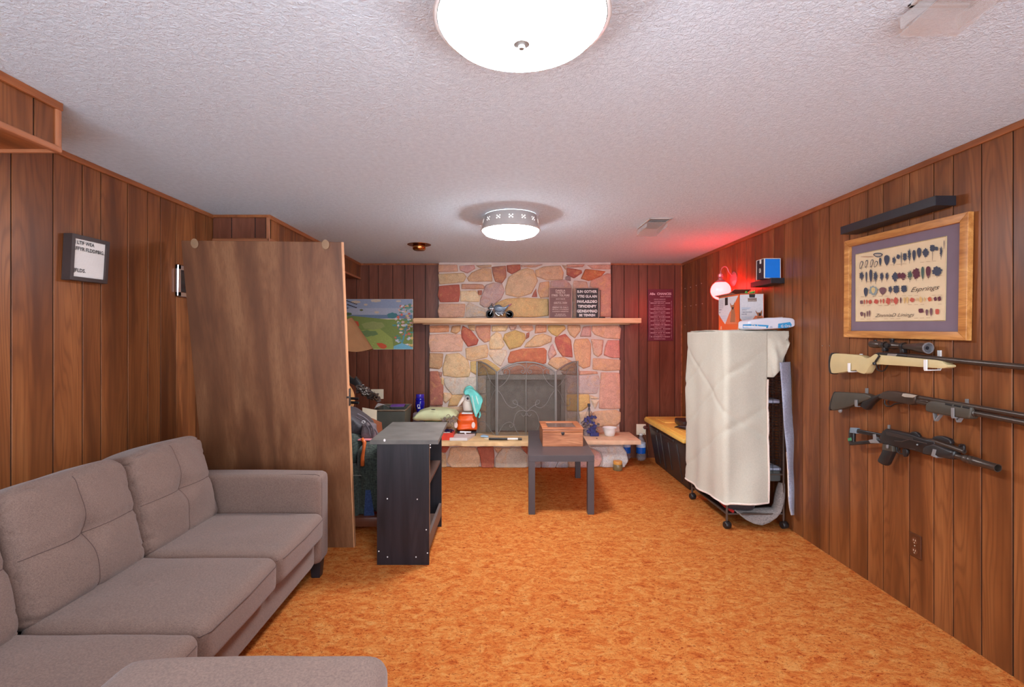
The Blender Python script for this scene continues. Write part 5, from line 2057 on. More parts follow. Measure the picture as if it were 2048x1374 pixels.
# ================================================================== recliner behind the door
rc_ = thing('recliner', (-1.35, 4.1, 0), 'dark green grey tweed rocker recliner between the door slab and bookcase', 'armchair')
bm = B()
rbox(bm, (-1.45, 4.05, .33), (.32, .36, .14), .06, 10, lambda p, s: wr(p, s, 1, .01))
obj('seat', bm, 'tweed', rc_, smooth='all')
bm = B()
rbox(bm, (-1.38, 3.76, .28), (.36, .07, .18), .03, 10, lambda p, s: wr(p, s, 1, .01))
fr2 = obj('footrest', bm, 'tweed', rc_, smooth='all')
bm = B()
for i in range(9):
    x = -1.70 + i * .072
    box(bm, x, x + .062, 3.675, 3.70, .10, .40, .008)
obj('skirt', bm, 'tweed', rc_, smooth=40)
bm = B()
tube(bm, [V((-1.72, 3.678, .405)), V((-1.0, 3.678, .402)), V((-.86, 3.70, .40))], .0035, 6)
obj('piping', bm, plain('grey_piping', (120, 118, 108), .8), rc_, smooth=50)
for x in (-1.80, -.985):
    bm = B()
    rbox(bm, (x, 4.03, .37), (.105, .36, .26), .09, 12, lambda p, s: wr(p, s, 2, .012))
    obj('arm', bm, 'tweed', rc_, smooth='all')
bm = B()
rbox(bm, (-1.72, 4.42, .62), (.22, .12, .34), .1, 12, lambda p, s: wr(p, s, 4, .02, 6))
rbox(bm, (-1.16, 3.98, .56), (.085, .2, .12), .08, 10, lambda p, s: wr(p, s, 3, .01))
obj('back_cushion', bm, 'tweed', rc_, smooth='all')
bm = B()
pts = [P(724, 877, 3.64), P(729, 885, 3.63), P(727, 902, 3.64), P(725, 915, 3.65), P(725, 931, 3.66)]
tube(bm, pts, [.012, .014, .011, .013, .017], 8)
obj('wooden_lever', bm, plain('orange_wood', (206, 98, 44), .4), rc_, smooth='all')
bm = B()
hexa(bm, [V((-1.75, 3.66, .03)), V((-.86, 3.62, .045)), V((-.86, 3.70, .045)), V((-1.75, 3.74, .03)), V((-1.75, 3.66, .08)), V((-.86, 3.62, .115)), V((-.86, 3.70, .115)), V((-1.75, 3.74, .08))], .006)
box(bm, -1.7, -.9, 3.75, 4.35, .0, .07, .01)
obj('rocker_base', bm, plain('dark_walnut', (112, 62, 42), .35), rc_, smooth=40)
bm = B()
hexa(bm, [P(727, 1050, 3.668), P(752, 1050, 3.668), P(752, 1050, 3.672), P(727, 1050, 3.672), P(731, 980, 3.666), P(741, 980, 3.666), P(741, 980, 3.672), P(731, 980, 3.672)])
o = obj('denim_patch', bm, cloth('blue_denim', (34, 48, 84), (58, 76, 118), 200, .3, .3), rc_)
# pink and white paper on the chair arm
bm = B()
hexa(bm, [V((-1.10, 3.80, .634)), V((-.93, 3.78, .634)), V((-.90, 3.95, .634)), V((-1.06, 3.97, .634)), V((-1.10, 3.80, .642)), V((-.93, 3.78, .642)), V((-.90, 3.95, .642)), V((-1.06, 3.97, .642))])
tag(obj('pink_paper', bm, plain('pink_card', (242, 144, 150), .6)), 'pink folded paper on the recliner arm beside the bookcase', 'paper')

# backpack on the chair
bp = thing('backpack', (-1.25, 4.3, .68), 'dark slumped backpack on the recliner beside the door slab edge', 'backpack')


def bpf(p, s):
    q = wr(p, s, 6, .03, 7)
    q.z *= 1 - .35 * max(0, s.x)
    return q


bm = B()
rbox(bm, (-1.25, 4.02, .735), (.19, .16, .115), .09, 16, bpf, Matrix.Rotation(.25, 4, 'Y'))
bo = obj('bag_body', bm, 'bag', bp, smooth='all')
bm = B()
rbox(bm, (-1.045, 3.93, .685), (.05, .09, .06), .04, 8, lambda p, s: wr(p, s, 8, .015, 14))
obj('side_pocket', bm, plain('mesh_grey', (104, 92, 94), .8, var=.3, scale=80), bp, smooth='all')
bm = B()
for pts in ([(715, 828), (730, 836), (742, 848), (748, 862), (746, 876)], [(712, 833), (726, 842), (737, 855), (741, 872)], [(738, 852), (748, 856), (755, 866), (754, 878)]):
    tube(bm, chaikin([P(x, y, 3.85 - .004 * i) for i, (x, y) in enumerate(pts)], 1, False), .008, 6)
obj('strap', bm, plain('strap_grey', (92, 82, 86), .7), bp, smooth=60)
bm = B()
pts = [P(727 + 3.2 * math.cos(a_), 844 + 2.2 * math.sin(a_), 3.84) for a_ in [i * math.pi / 6 for i in range(12)]]
tube(bm, pts, .003, 6, closed=True)
obj('buckle_ring', bm, 'paper', bp, smooth=60)

# ================================================================== corner behind the bookcase
wbn = thing('waste_bin', (-1.11, 5.1, 0), 'dark green grey square waste bin behind the bookcase', 'bin')
bm = B()
tp_ = [V((-1.27, 4.90, .705)), V((-.955, 4.90, .705)), V((-.975, 5.35, .705)), V((-1.28, 5.35, .705))]
bt_ = [V((-1.22, 4.95, 0)), V((-.99, 4.95, 0)), V((-1.01, 5.30, 0)), V((-1.23, 5.30, 0))]
vb = [bm.verts.new(p_) for p_ in bt_]
vt = [bm.verts.new(p_) for p_ in tp_]
c = sum(tp_, V()) / 4
vi = [bm.verts.new(c + (p_ - c) * .95) for p_ in tp_]
vf = [bm.verts.new((c + (p_ - c) * .93) - V((0, 0, .10))) for p_ in tp_]
for i in range(4):
    j = (i + 1) % 4
    bm.faces.new([vb[i], vb[j], vt[j], vt[i]])
    bm.faces.new([vt[i], vt[j], vi[j], vi[i]])
    bm.faces.new([vi[i], vi[j], vf[j], vf[i]])
bm.faces.new(vb)
bm.faces.new(vf)
obj('bin_body', bm, 'bin', wbn)
bm = B()
tube(bm, soft(tp_, .1, 1), .008, 8, closed=True)
obj('rim', bm, plain('rim_brown', (112, 96, 78), .5), wbn, smooth=60)
bm = B()
box(bm, -1.13, -.985, 4.96, 5.14, .714, .735, .004, rot=Matrix.Rotation(.1, 4, 'Z'))
pb = tag(obj('purple_box', bm, plain('black_carton', (44, 40, 44), .4)), 'flat black box with purple top lying on the waste bin', 'box')
bm = B()
box(bm, -1.125, -.99, 4.965, 5.135, .735, .738, 0, rot=Matrix.Rotation(.1, 4, 'Z'))
obj('printed_top', bm, plain('purple_print', (112, 70, 160), .35, var=.5, scale=30), pb)
bm = B()
t_ = []
for i in range(9):
    u = i / 8
    t_.append([bm.verts.new(V((-1.26 + .16 * u, 4.92 + .14 * j / 3, .722 + .035 * math.sin(u * 2.8 + j * .5)))) for j in range(4)])
for i in range(8):
    for j in range(3):
        bm.faces.new([t_[i][j], t_[i + 1][j], t_[i + 1][j + 1], t_[i][j + 1]])
bmesh.ops.solidify(bm, geom=bm.faces[:], thickness=.003)
tag(obj('crumpled_paper', bm, 'paper', smooth='all'), 'curled white papers on the waste bin left of the purple box', 'paper')
# cream plate on the back wall
bm = B()
a, b = P(742, 778.5, YB - .006), P(767, 798, YB - .006)
box(bm, a.x, b.x, YB - .006, YB, b.z, a.z, .003)
tag(obj('cream_wall_plate', bm, 'cream'), 'blank cream wall plate on back wall above the waste bin', 'wall plate')
# white sheets standing beside the bin
bm = B()
hexa(bm, [V((-1.33, 4.80, 0)), V((-1.22, 4.80, 0)), V((-1.22, 4.83, 0)), V((-1.33, 4.83, 0)), V((-1.36, 4.85, .74)), V((-1.22, 4.85, .715)), V((-1.22, 4.86, .715)), V((-1.36, 4.86, .74))])
tag(obj('white_board', bm, 'cream'), 'cream board leaning left of the waste bin', 'board')
# cardboard carton between
bm = B()
hexa(bm, [V((-1.36, 4.55, 0)), V((-1.10, 4.52, 0)), V((-1.08, 4.72, 0)), V((-1.35, 4.75, 0)), V((-1.36, 4.55, .66)), V((-1.16, 4.52, .62)), V((-1.14, 4.72, .62)), V((-1.35, 4.75, .70))], .002)
tag(obj('cardboard_carton', bm, plain('brown_cardboard', (150, 88, 56), .7)), 'brown cardboard carton between the backpack and waste bin', 'box')
# tan lampshade
fl = thing('floor_lamp', (-1.63, 4.8, 0), 'tan conical lampshade peeking out beside the top of the door slab, before the picture', 'lamp')
bm = B()
prf = []
seg = 40
t = B()
r0, r1, zt, zb_ = .18, .372, 1.60, 1.30
A_, B2 = [], []
for j in range(seg):
    a_ = 2 * math.pi * j / seg
    w_ = 1 + .03 * math.cos(a_ * 5)
    A_.append(t.verts.new(V((-1.63 + r0 * w_ * math.cos(a_), 4.8 + r0 * w_ * math.sin(a_), zt + .012 * math.cos(a_ * 5)))))
    B2.append(t.verts.new(V((-1.63 + r1 * w_ * math.cos(a_), 4.8 + r1 * w_ * math.sin(a_), zb_ + .012 * math.cos(a_ * 5)))))
for j in range(seg):
    t.faces.new([A_[j], A_[(j + 1) % seg], B2[(j + 1) % seg], B2[j]])
bmesh.ops.solidify(t, geom=t.faces[:], thickness=.004)
obj('lamp_shade', t, plain('tan_parchment', (206, 158, 112), .7, var=.05), fl, smooth='all')
bm = B()
lathe(bm, [(0, 0), (.14, 0), (.14, .015), (.02, .03), (.012, .04), (.012, 1.5), (0, 1.5)], (-1.63, 4.8, 0), seg=24)
tube(bm, [(-1.81, 4.8, 1.60), (-1.45, 4.8, 1.60)], .003, 6)
tube(bm, [(-1.63, 4.8, 1.5), (-1.63, 4.8, 1.60)], .005, 6)
obj('pole', bm, 'brass', fl, smooth=50)

# black toy gun in scrim wrap, over a round tan disc
tg = thing('wrapped_toy_rifle', (-1.2, 4.25, .9), 'black rifle shaped piece with ragged grey brown camouflage wrap beside the door slab', 'rifle')


def z3(x, y, Y=4.45):
    return P(690 + x / 9.159, 740 + y / 9.159, Y)


bm = B()
prism(bm, [z3(-80, -30), z3(50, 70), z3(110, 130), z3(180, 165), z3(200, 118), z3(235, 160), z3(300, 235), z3(300, 300), z3(250, 310), z3(120, 250), z3(20, 160), z3(-90, 60)], (0, .05, 0), .006)
tube(bm, [z3(280, 270, 4.44), z3(420, 360, 4.43), z3(560, 470, 4.42)], .012, 8)
obj('gun_body', bm, 'gunblack', tg, smooth=40)
RR2 = random.Random(3)
pc = Pieces()
wrap_ = B()
for i in range(13):
    u = i / 12
    rbox(wrap_, z3(250 + 330 * u, 330 + 190 * u + 14 * math.sin(i * 2.1), 4.43), (.030 - .008 * u, .03, .034 - .012 * abs(u - .5)), .02, 5, lambda p, s, i=i: wr(p, s, i, .022, 26))
pc.bm.free()
pc = Pieces()
pc.add(wrap_, (62, 48, 42))
for i in range(150):
    u = RR2.random()
    cx, cy = 260 + 360 * u, 330 + 190 * u
    cx += RR2.gauss(0, 26)
    cy += RR2.gauss(0, 30)
    a_ = RR2.uniform(-.2, 1.3)
    ln = RR2.uniform(24, 62)
    w_ = RR2.uniform(4, 12)
    grey = cx + cy * .3 < 560 and cy < 470 and RR2.random() < .6
    colr = (196, 188, 180) if grey else RR2.choice([(58, 44, 38), (84, 60, 46), (44, 34, 30), (108, 82, 62)])
    Yp = 4.385 + RR2.uniform(-.01, .03)
    pts = [z3(cx - ln / 2 * math.cos(a_), cy - ln / 2 * math.sin(a_), Yp), z3(cx - w_ * math.sin(a_), cy + w_ * math.cos(a_), Yp - .012), z3(cx + ln / 2 * math.cos(a_), cy + ln / 2 * math.sin(a_), Yp + .01), z3(cx + w_ * math.sin(a_), cy - w_ * math.cos(a_), Yp)]
    t = B()
    t.faces.new([t.verts.new(p_) for p_ in pts])
    bmesh.ops.solidify(t, geom=t.faces[:], thickness=.004)
    pc.add(t, colr)
pc.done('ragged_wrap', 'print', tg)
bm = B()
for y_ in (518, 592):
    tube(bm, [z3(-40, y_ - 6, 4.40), z3(250, y_ + 10, 4.38)], .012, 8)
obj('side_rods', bm, 'gunblack', tg, smooth=60)
bm = B()
c = z3(20, 530, 4.6)
lathe(bm, [(0, 0), (.185, 0), (.19, .008), (.19, .06), (.185, .07), (0, .07)], c + V((-.02, 0, 0)) - V((.10, 0, 0)), (0.35, -1, 0), 48)
ds = tag(obj('round_tan_disc', bm, plain('tan_spruce', (220, 158, 96), .4, var=.06), smooth=40), 'edge of a round tan wooden instrument body showing past the door slab', 'instrument')
bm = B()
box(bm, c.x - .2, c.x - .02, 4.62, 4.75, 0, c.z - .17, .005)
tag(obj('instrument_stand', bm, plain('dark_stand', (70, 44, 34), .6)), 'dark stand under the round tan instrument body, behind the recliner', 'stand')

# picture on the back wall (plain landscape)
pt = thing('landscape_poster', (P(757, 649, YB).x, YB, P(0, 699, YB).z), 'unframed colourful meadow and blossom tree picture on the back wall by the mantel', 'poster')


def zp(x, y, o_=.022):
    return P(680 + x / 11.45, 590 + y / 11.45, YB - o_)


a, b = zp(-260, 92), zp(1670, 1248)
bm = B()
box(bm, a.x, b.x, YB - .02, YB, b.z, a.z, .001)
obj('canvas', bm, 'cream', pt)
pc = Pieces((0, -.00001, 0))
SK, SK2, SEA, GR, GR2, CL = (150, 164, 190), (172, 180, 196), (108, 132, 160), (128, 146, 76), (156, 170, 88), (206, 192, 170)


def rect(x0_, y0_, x1_, y1_, c_, o_=.022):
    pc.poly([zp(x0_, y0_, o_), zp(x1_, y0_, o_), zp(x1_, y1_, o_), zp(x0_, y1_, o_)], c_)


def blob(x, y, w, h, c_, o_=.0236, n=16, wob=.12, ph=0):
    pc.poly([zp(x + w * math.cos(2 * math.pi * i / n) * (1 + wob * math.sin(i * 2.3 + ph)), y + h * math.sin(2 * math.pi * i / n) * (1 + wob * math.cos(i * 3.1 + ph)), o_) for i in range(n)], c_)


rect(-255, 96, 1664, 300, SK)
rect(-255, 300, 1664, 460, SK2)
rect(-255, 455, 1664, 540, SEA, .0222)
pc.poly([zp(-255, 500, .0226), zp(300, 480, .0226), zp(700, 520, .0226), zp(1100, 560, .0226), zp(1664, 540, .0226), zp(1664, 1240, .0226), zp(-255, 1240, .0226)], GR)
pc.poly([zp(-255, 900, .0230), zp(400, 820, .0230), zp(900, 760, .0230), zp(1200, 1000, .0230), zp(1230, 1240, .0230), zp(-255, 1240, .0230)], GR2)
for x, y, w, h in ((360, 160, 110, 34), (820, 130, 120, 34), (590, 222, 44, 24), (1340, 140, 60, 20), (840, 396, 54, 28)):
    blob(x, y, w, h, CL)
for i in range(14):
    blob(150 + (i * 37) % 230, 130 + i * 13, 26, 10, (64, 56, 60), .0238, 10, .3, i)
blob(490, 345, 40, 22, (112, 112, 70)); blob(180, 435, 90, 34, (84, 110, 68)); blob(1200, 470, 120, 66, (74, 132, 138))
blob(760, 700, 260, 90, (150, 158, 96), .0234); blob(620, 880, 240, 70, (110, 136, 84), .0234, 16, .2)
RR2 = random.Random(5)
PAL = [(92, 148, 138), (230, 214, 212), (208, 110, 92), (118, 164, 152), (226, 190, 120), (196, 206, 214), (98, 140, 120), (222, 178, 160)]
for i in range(90):
    x = RR2.gauss(1470, 110)
    y = RR2.uniform(230, 1180)
    x = max(1200 if y > 450 else 1360, min(1640, x + (60 if y < 400 else 0)))
    blob(x, y, RR2.uniform(18, 55), RR2.uniform(14, 38), RR2.choice(PAL), .0242 + i * 1e-5, 10, .3, i)
pc.poly([zp(1510, 700, .0256), zp(1548, 705, .0256), zp(1500, 900, .0256), zp(1440, 1100, .0256), zp(1392, 1120, .0256), zp(1460, 900, .0256)], (96, 154, 158))
pc.poly([zp(1230, 1170, .0256), zp(1420, 1100, .0256), zp(1664, 1200, .0256), zp(1664, 1240, .0256), zp(1225, 1240, .0256)], (120, 184, 204))
pc.poly([zp(835, 1102, .025), zp(960, 1100, .025), (zp(1050, 1140, .025)), zp(1078, 1190, .025), zp(1020, 1232, .025), zp(940, 1225, .025), zp(880, 1170, .025)], (212, 88, 54))
pc.poly([zp(320, 585, .025), zp(420, 610, .025), zp(440, 715, .025), zp(370, 720, .025)], (206, 84, 56))
for i in range(10):
    blob(700 + (i * 97) % 420, 1010 + (i * 61) % 200, 24, 8, (176, 184, 100), .0246, 8, .2, i)
pc.done('printed_picture', 'print', pt)

# ================================================================== around the hearth, left side
HZ = .327
bm = B()
lathe(bm, [(0, 0), (.058, 0), (.06, .01), (.058, .20), (.04, .22), (.04, .232), (0, .232)], (-.915, 5.62, .36), seg=24)
t = thing('clear_jug', (-.915, 5.62, 0), 'clear plastic jug beneath the blue bottle behind the bookcase', 'jug')
bm.free()
bm = B()
box(bm, -1.0, -.85, 5.55, 5.72, 0, .585, .02)
obj('jug_body', bm, plain('cloudy_plastic', (126, 112, 120), .25, var=.25, scale=8), t, smooth=40)
bm = B()
box(bm, -.995, -.968, 5.545, 5.552, .35, .46, .002)
obj('white_label', bm, 'paper', t)
t = thing('blue_bottle', (-.927, 5.62, .586), 'cobalt blue plastic bottle with blue cap beside the chimney left edge', 'bottle')
bm = B()
lathe(bm, [(0, 0), (.034, 0), (.042, .02), (.051, .06), (.053, .09), (.052, .115), (.047, .125), (.051, .135), (.050, .150), (.044, .158), (0, .158)], (-.927, 5.62, .586), seg=28)
obj('bottle_body', bm, plain('cobalt_plastic', (24, 24, 140), .15, var=.25, scale=25), t, smooth=45)
bm = B()
lathe(bm, [(0, .158), (.043, .158), (.045, .163), (.045, .195), (.042, .2), (0, .2)], (-.927, 5.62, .586), seg=28)
obj('cap', bm, plain('blue_cap', (60, 44, 160), .25), t, smooth=45)
bm = B()
for a in ((-.02, .006, .085, .09), (-.02, -.015, .06, .09), (.003, .008, .06, .09), (-.016, .012, .045, .058)):
    box(bm, -.927 + a[0], -.927 + a[1], 5.566, 5.569, .586 + a[2], .586 + a[3])
obj('pale_print', bm, 'paper', t)

bm = B()
box(bm, -.79, -.675, 5.30, 5.58, HZ, .475, .003)
bx = tag(obj('brown_carton', bm, plain('grey_brown_card', (134, 116, 104), .7)), 'low grey brown carton on the hearth under the pale green tub', 'box')
t = thing('green_tub', (-.73, 5.42, .476), 'pale green tub beneath the green pillow, behind the bookcase top', 'tub')
bm = B()
hexa(bm, [V((-.80, 5.29, .476)), V((-.595, 5.29, .476)), V((-.595, 5.58, .476)), V((-.80, 5.58, .476)), V((-.83, 5.27, .53)), V((-.57, 5.27, .53)), V((-.57, 5.6, .53)), V((-.83, 5.6, .53))], .01)
obj('tub_body', bm, plain('sage_plastic', (154, 172, 140), .4), t, smooth=40)
t = thing('green_pillow', (-.7, 5.4, .53), 'pale green floppy pillow lying on the green tub beside the chimney', 'pillow')
bm = B()


def pf(p, s):
    q = p.copy()
    q.z *= (1 - .55 * abs(s.x) ** 3)
    q.z -= .045 * (-s.x > .4) * (-s.x - .4)
    return wr(q, s, 5, .014, 10)


rbox(bm, (-.715, 5.38, .600), (.235, .15, .062), .06, 16, pf)
po = obj('pillow_body', bm, plain('pale_green_plush', (200, 204, 158), .85, var=.06, bump=.3, bscale=200), t, smooth='all')
bm = B()
lathe(bm, [(0, 0), (.024, 0), (.022, .001), (0, .002)], P(866.5, 819, 5.215), (0, -1, .1), 14, sy=.22)
obj('dark_mark', bm, plain('dark_mark', (62, 54, 52), .7), po)
bm = B()
RR2 = random.Random(9)
for i in range(26):
    a_ = P(886 + RR2.uniform(0, 24), 832 + RR2.uniform(0, 10), 5.2)
    tube(bm, chaikin([a_, a_ + V((RR2.uniform(-.03, .03), RR2.uniform(-.01, .02), RR2.uniform(-.02, .03))), a_ + V((RR2.uniform(-.03, .05), 0.0, RR2.uniform(-.04, .01))), a_ + V((RR2.uniform(-.05, .06), 0.01, RR2.uniform(-.06, .0)))], 2, False), .0028, 5)
tag(obj('tangled_cords', bm, plain('grey_cord', (128, 112, 104), .5), smooth=60), 'tangle of grey cords hanging at the right end of the green pillow', 'cord')

# red box with ribbon
t = thing('red_box', (-.58, 5.4, HZ), 'small red box with dark blue ribbon at the left end of the hearth', 'box')
bm = B()
box(bm, -.665, -.525, 5.33, 5.50, HZ, .405, .003)
obj('carton', bm, plain('bright_red', (222, 62, 40), .45), t)
bm = B()
RR2 = random.Random(2)
for i in range(16):
    a_ = V((-.59 + RR2.uniform(-.045, .045), 5.38 + RR2.uniform(-.04, .04), .406))
    tube(bm, [a_, a_ + V((RR2.uniform(-.02, .02), RR2.uniform(-.02, .02), .025)), a_ + V((RR2.uniform(-.03, .03), RR2.uniform(-.02, .02), .008))], .006, 5)
obj('ribbon_bow', bm, plain('navy_ribbon', (44, 36, 86), .4), t, smooth=60)
bm = B()
box(bm, -.66, -.56, 5.325, 5.36, .405, .412)
obj('white_tag', bm, 'paper', t)

# white book
bm = B()
wA, wB, wC, wD = P(899, 885, 5.30), P(934.5, 885, 5.30), P(950, 868, 5.55), P(912, 866, 5.55)
base = [V((p_.x, p_.y, HZ)) for p_ in (wA, wB, wC, wD)]
hexa(bm, base + [p_ + V((0, 0, .03)) for p_ in base], .002)
tag(obj('white_book', bm, plain('grey_white_cover', (216, 208, 206), .5, var=.03)), 'thick pale grey white book lying at the hearth front beside the red box', 'book')

# orange bag on a little dark stand, plush on top
bm = B()
for x in (-.50, -.315):
    for y in (5.58, 5.72):
        box(bm, x, x + .016, y, y + .016, HZ, .36)
box(bm, -.505, -.295, 5.57, 5.745, .36, .372, .002)
tag(obj('small_stand', bm, 'black'), 'small dark stand carrying the orange bag on the hearth', 'stand')
t = thing('orange_bag', (-.4, 5.62, .373), 'bright orange shiny bag with white print under the plush', 'bag')


def of(p, s):
    q = p.copy()
    q.x *= 1 - .10 * s.z
    q.y -= .012 * math.sin(s.z * 7) * (s.y < 0) * (1 - .3 * s.x)
    return wr(q, s, 7, .010, 13)


bm = B()
rbox(bm, (-.40, 5.655, .475), (.112, .08, .102), .045, 16, of)
ob = obj('bag_body', bm, plain('orange_film', (244, 96, 24), .3, var=.06), t, smooth='all')
for cx in (-.515, -.322):
    bm = B()
    lathe(bm, [(0, 0), (.020, 0), (.019, .001), (0, .0015)], V((cx + .0, 5.522 if cx > -.4 else 5.528, .455)), (0, -1, 0), 16, sy=1.7)
    obj('white_print', bm, plain('white_pink_print', (238, 214, 206), .5, var=.15, scale=120), ob)
bm = B()
box(bm, -.455, -.33, 5.55, 5.69, .571, .585, .006)
obj('white_top_seal', bm, 'paper', ob)
bm = B()
hexa(bm, [V((-.47, 5.515, .372)), V((-.35, 5.515, .372)), V((-.35, 5.52, .372)), V((-.47, 5.52, .372)), V((-.47, 5.517, .39)), V((-.345, 5.517, .386)), V((-.345, 5.52, .386)), V((-.47, 5.52, .39))])
tube(bm, [V((-.415, 5.512, .38)), V((-.405, 5.51, .355)), V((-.40, 5.51, .345))], [.012, .008, .002], 6)
obj('white_tie', bm, 'paper', ob)

pl_ = thing('plush_toy', (-.4, 5.62, .57), 'white plush creature with turquoise hood and big eye on the orange bag', 'plush toy')
M['plushw'] = plain('white_plush', (232, 218, 206), .9, var=.04, bump=.3, bscale=250)
M['plusht'] = plain('turquoise_plush', (110, 206, 196), .85, var=.16, scale=18, bump=.3, bscale=250)


def zq(x, y, Y=5.58):
    return P(820 + x / 9.817, 760 + y / 9.817, Y)


bm = B()
c = zq(1140, 440, 5.62)
lathe(bm, [(0, -.095), (.05, -.092), (.060, -.07), (.064, -.03), (.062, .02), (.055, .06), (.045, .09), (.025, .112), (0, .118)], c, seg=28, sy=.85)
obj('body', bm, 'plushw', pl_, smooth='all')
bm = B()
tube(bm, chaikin([zq(1095, 260), zq(1060, 340, 5.56), zq(1010, 420, 5.55), zq(960, 490, 5.55), zq(935, 525, 5.55)], 1, False), [.012, .014, .017, .019, .019, .017, .014, .010, .006, .003], 10)
obj('long_arm', bm, 'plushw', pl_, smooth='all')
bm = B()
t = B()
OUT = [(1065, 250), (1085, 200), (1130, 165), (1180, 150), (1240, 175), (1310, 235), (1370, 290), (1425, 360), (1432, 420), (1405, 470), (1395, 540), (1360, 610), (1325, 660), (1315, 720), (1285, 715), (1262, 640), (1235, 560), (1225, 480), (1195, 400), (1185, 320), (1150, 270), (1090, 290)]
OUT = chaikin([V((a, b, 0)) for a, b in OUT], 1)
prism(bm, [zq(p_.x, p_.y, 5.53) for p_ in OUT], (0, .10, 0), .022, seg=4)
lathe(bm, [(0, .02), (.058, 0), (.066, .03), (.058, .06), (.04, .085), (.02, .10), (0, .104)], zq(1165, 290, 5.61), seg=24, sy=.85)
hd = obj('hood', bm, 'plusht', pl_, smooth='all')
bm = B()
prism(bm, chaikin([zq(x, y, 5.475) for x, y in ((1280, 290), (1310, 320), (1335, 400), (1350, 470), (1335, 490), (1305, 400))], 1), (0, .012, 0), .003)
prism(bm, chaikin([zq(x, y, 5.475) for x, y in ((1205, 280), (1235, 330), (1262, 480), (1300, 640), (1300, 700), (1262, 600), (1225, 440))], 1), (0, .012, 0), .003)
obj('pale_stripe', bm, plain('pale_turquoise', (196, 232, 222), .9), hd, smooth=50)
bm = B()
tube(bm, chaikin([zq(1350, 600, 5.57), zq(1375, 660, 5.57), zq(1375, 700, 5.57), zq(1352, 740, 5.57)], 1, False), .011, 8)
obj('dangling_arm', bm, 'plusht', pl_, smooth='all')
bm = B()
e0 = zq(1140, 360, 5.56)
lathe(bm, [(0, 0), (.033, 0), (.032, .004), (0, .010)], e0, (-.1, -1, 0), 24)
ey = obj('eye_white', bm, 'paper', pl_, smooth='all')
bm = B()
lathe(bm, [(0, .008), (.014, .008), (.012, .012), (0, .014)], e0 + V((-.003, 0, -.001)), (-.1, -1, 0), 20)
obj('pupil', bm, plain('pupil_dark', (54, 50, 62), .3), ey, smooth='all')

# knife in sheath and small bits on the hearth
t = thing('sheathed_knife', (z2(720, 800, 5.33).x, 5.33, HZ), 'long black and white handled knife lying on the hearth before the fire screen', 'knife')
a, b, c, d = z2(580, 808, 5.33), z2(750, 800, 5.33), z2(845, 797, 5.33), z2(882, 800, 5.33)
for p_ in (a, b, c, d):
    p_.z = HZ + .014
bm = B()
tube(bm, [a, a.lerp(b, .05), b], [.011, .013, .012], 10)
obj('black_sheath', bm, 'plastic_black', t, smooth=50)
bm = B()
tube(bm, [b, c], .011, 10)
obj('white_grip', bm, 'white', t, smooth=50)
bm = B()
tube(bm, [c, d], .012, 10)
obj('dark_pommel', bm, 'gunmetal', t, smooth=50)
bm = B()
q = z2(540, 775, 5.5)
rbox(bm, (q.x, 5.5, HZ + .010), (.045, .03, .010), .009, 6, lambda p, s: wr(p, s, 4, .012, 22))
tag(obj('blue_wrapper', bm, plain('pale_blue_film', (158, 192, 216), .4), smooth='all'), 'crumpled pale blue wrapper on the hearth by the left screen panel', 'wrapper')
bm = B()
q = z2(600, 800, 5.4)
rbox(bm, (q.x, 5.41, HZ + .004), (.075, .03, .004), .004, 6, lambda p, s: wr(p, s, 1, .006, 16))
tag(obj('white_slip', bm, plain('cream_slip', (232, 214, 184), .6), smooth='all'), 'cream paper slip on the hearth just behind the knife', 'paper')

# hearth, right side
bw = thing('white_bowl', (z2(1680, 0, 5.58).x, 5.58, HZ), 'small white bowl on the right end of the hearth', 'bowl')
bm = B()
q = V((z2(1680, 0, 5.58).x, 5.58, HZ))
lathe(bm, [(0, .002), (.045, 0), (.052, .004), (.066, .05), (.072, .088), (.077, .092), (.075, .095), (.068, .092), (.060, .05), (.046, .010), (0, .010)], q, seg=36)
obj('bowl_body', bm, 'white', bw, smooth=60)
ms = thing('model_ship', (z2(1490, 0, 5.6).x, 5.6, HZ), 'dark blue and grey toy ship of small bricks with a mast on the hearth', 'toy ship')


def zs(x, y, Y=5.6):
    return P(1140 + x / 8.588, 790 + y / 8.588, Y)


M['shipgrey'] = plain('ship_brick_grey', (128, 110, 108), .5, var=.4, scale=90)
M['shipblue'] = plain('ship_blue', (42, 44, 108), .3, var=.3, scale=60)
a, b = zs(232, 480), zs(330, 670)
bm = B()
box(bm, a.x, b.x, 5.56, 5.66, HZ, a.z, .003)
RR2 = random.Random(4)
for i in range(26):
    q = zs(RR2.uniform(225, 330), RR2.uniform(470, 650), 5.55)
    box(bm, q.x - .008, q.x + .008, 5.545, 5.57, max(HZ, q.z - .005), q.z + .006, .001)
obj('hull_wall', bm, 'shipgrey', ms)
bm = B()
a, b = zs(335, 490), zs(480, 665)
box(bm, a.x, b.x - .03, 5.56, 5.68, HZ, a.z - .03, .004)
box(bm, a.x, b.x, 5.54, 5.7, HZ, HZ + .04, .004)
for i in range(30):
    q = zs(RR2.uniform(260, 440), RR2.uniform(360, 650), 5.56)
    s_ = RR2.uniform(.006, .014)
    box(bm, q.x - s_, q.x + s_, 5.55 - s_, 5.58 + s_, q.z - s_, q.z + s_, .002, rot=Matrix.Rotation(RR2.uniform(0, 1), 4, 'Y'))
obj('blue_deck', bm, 'shipblue', ms)
bm = B()
for i in range(34):
    u = i / 33
    q = zs(200 + 290 * u, 460 + 70 * math.sin(u * 9) * .5 + RR2.uniform(-30, 60) + (40 if u > .8 else 0), 5.58)
    s_ = RR2.uniform(.005, .011)
    box(bm, q.x - s_, q.x + s_, 5.56, 5.60, q.z - s_, q.z + s_, .001, rot=Matrix.Rotation(RR2.uniform(0, 1), 4, 'Y'))
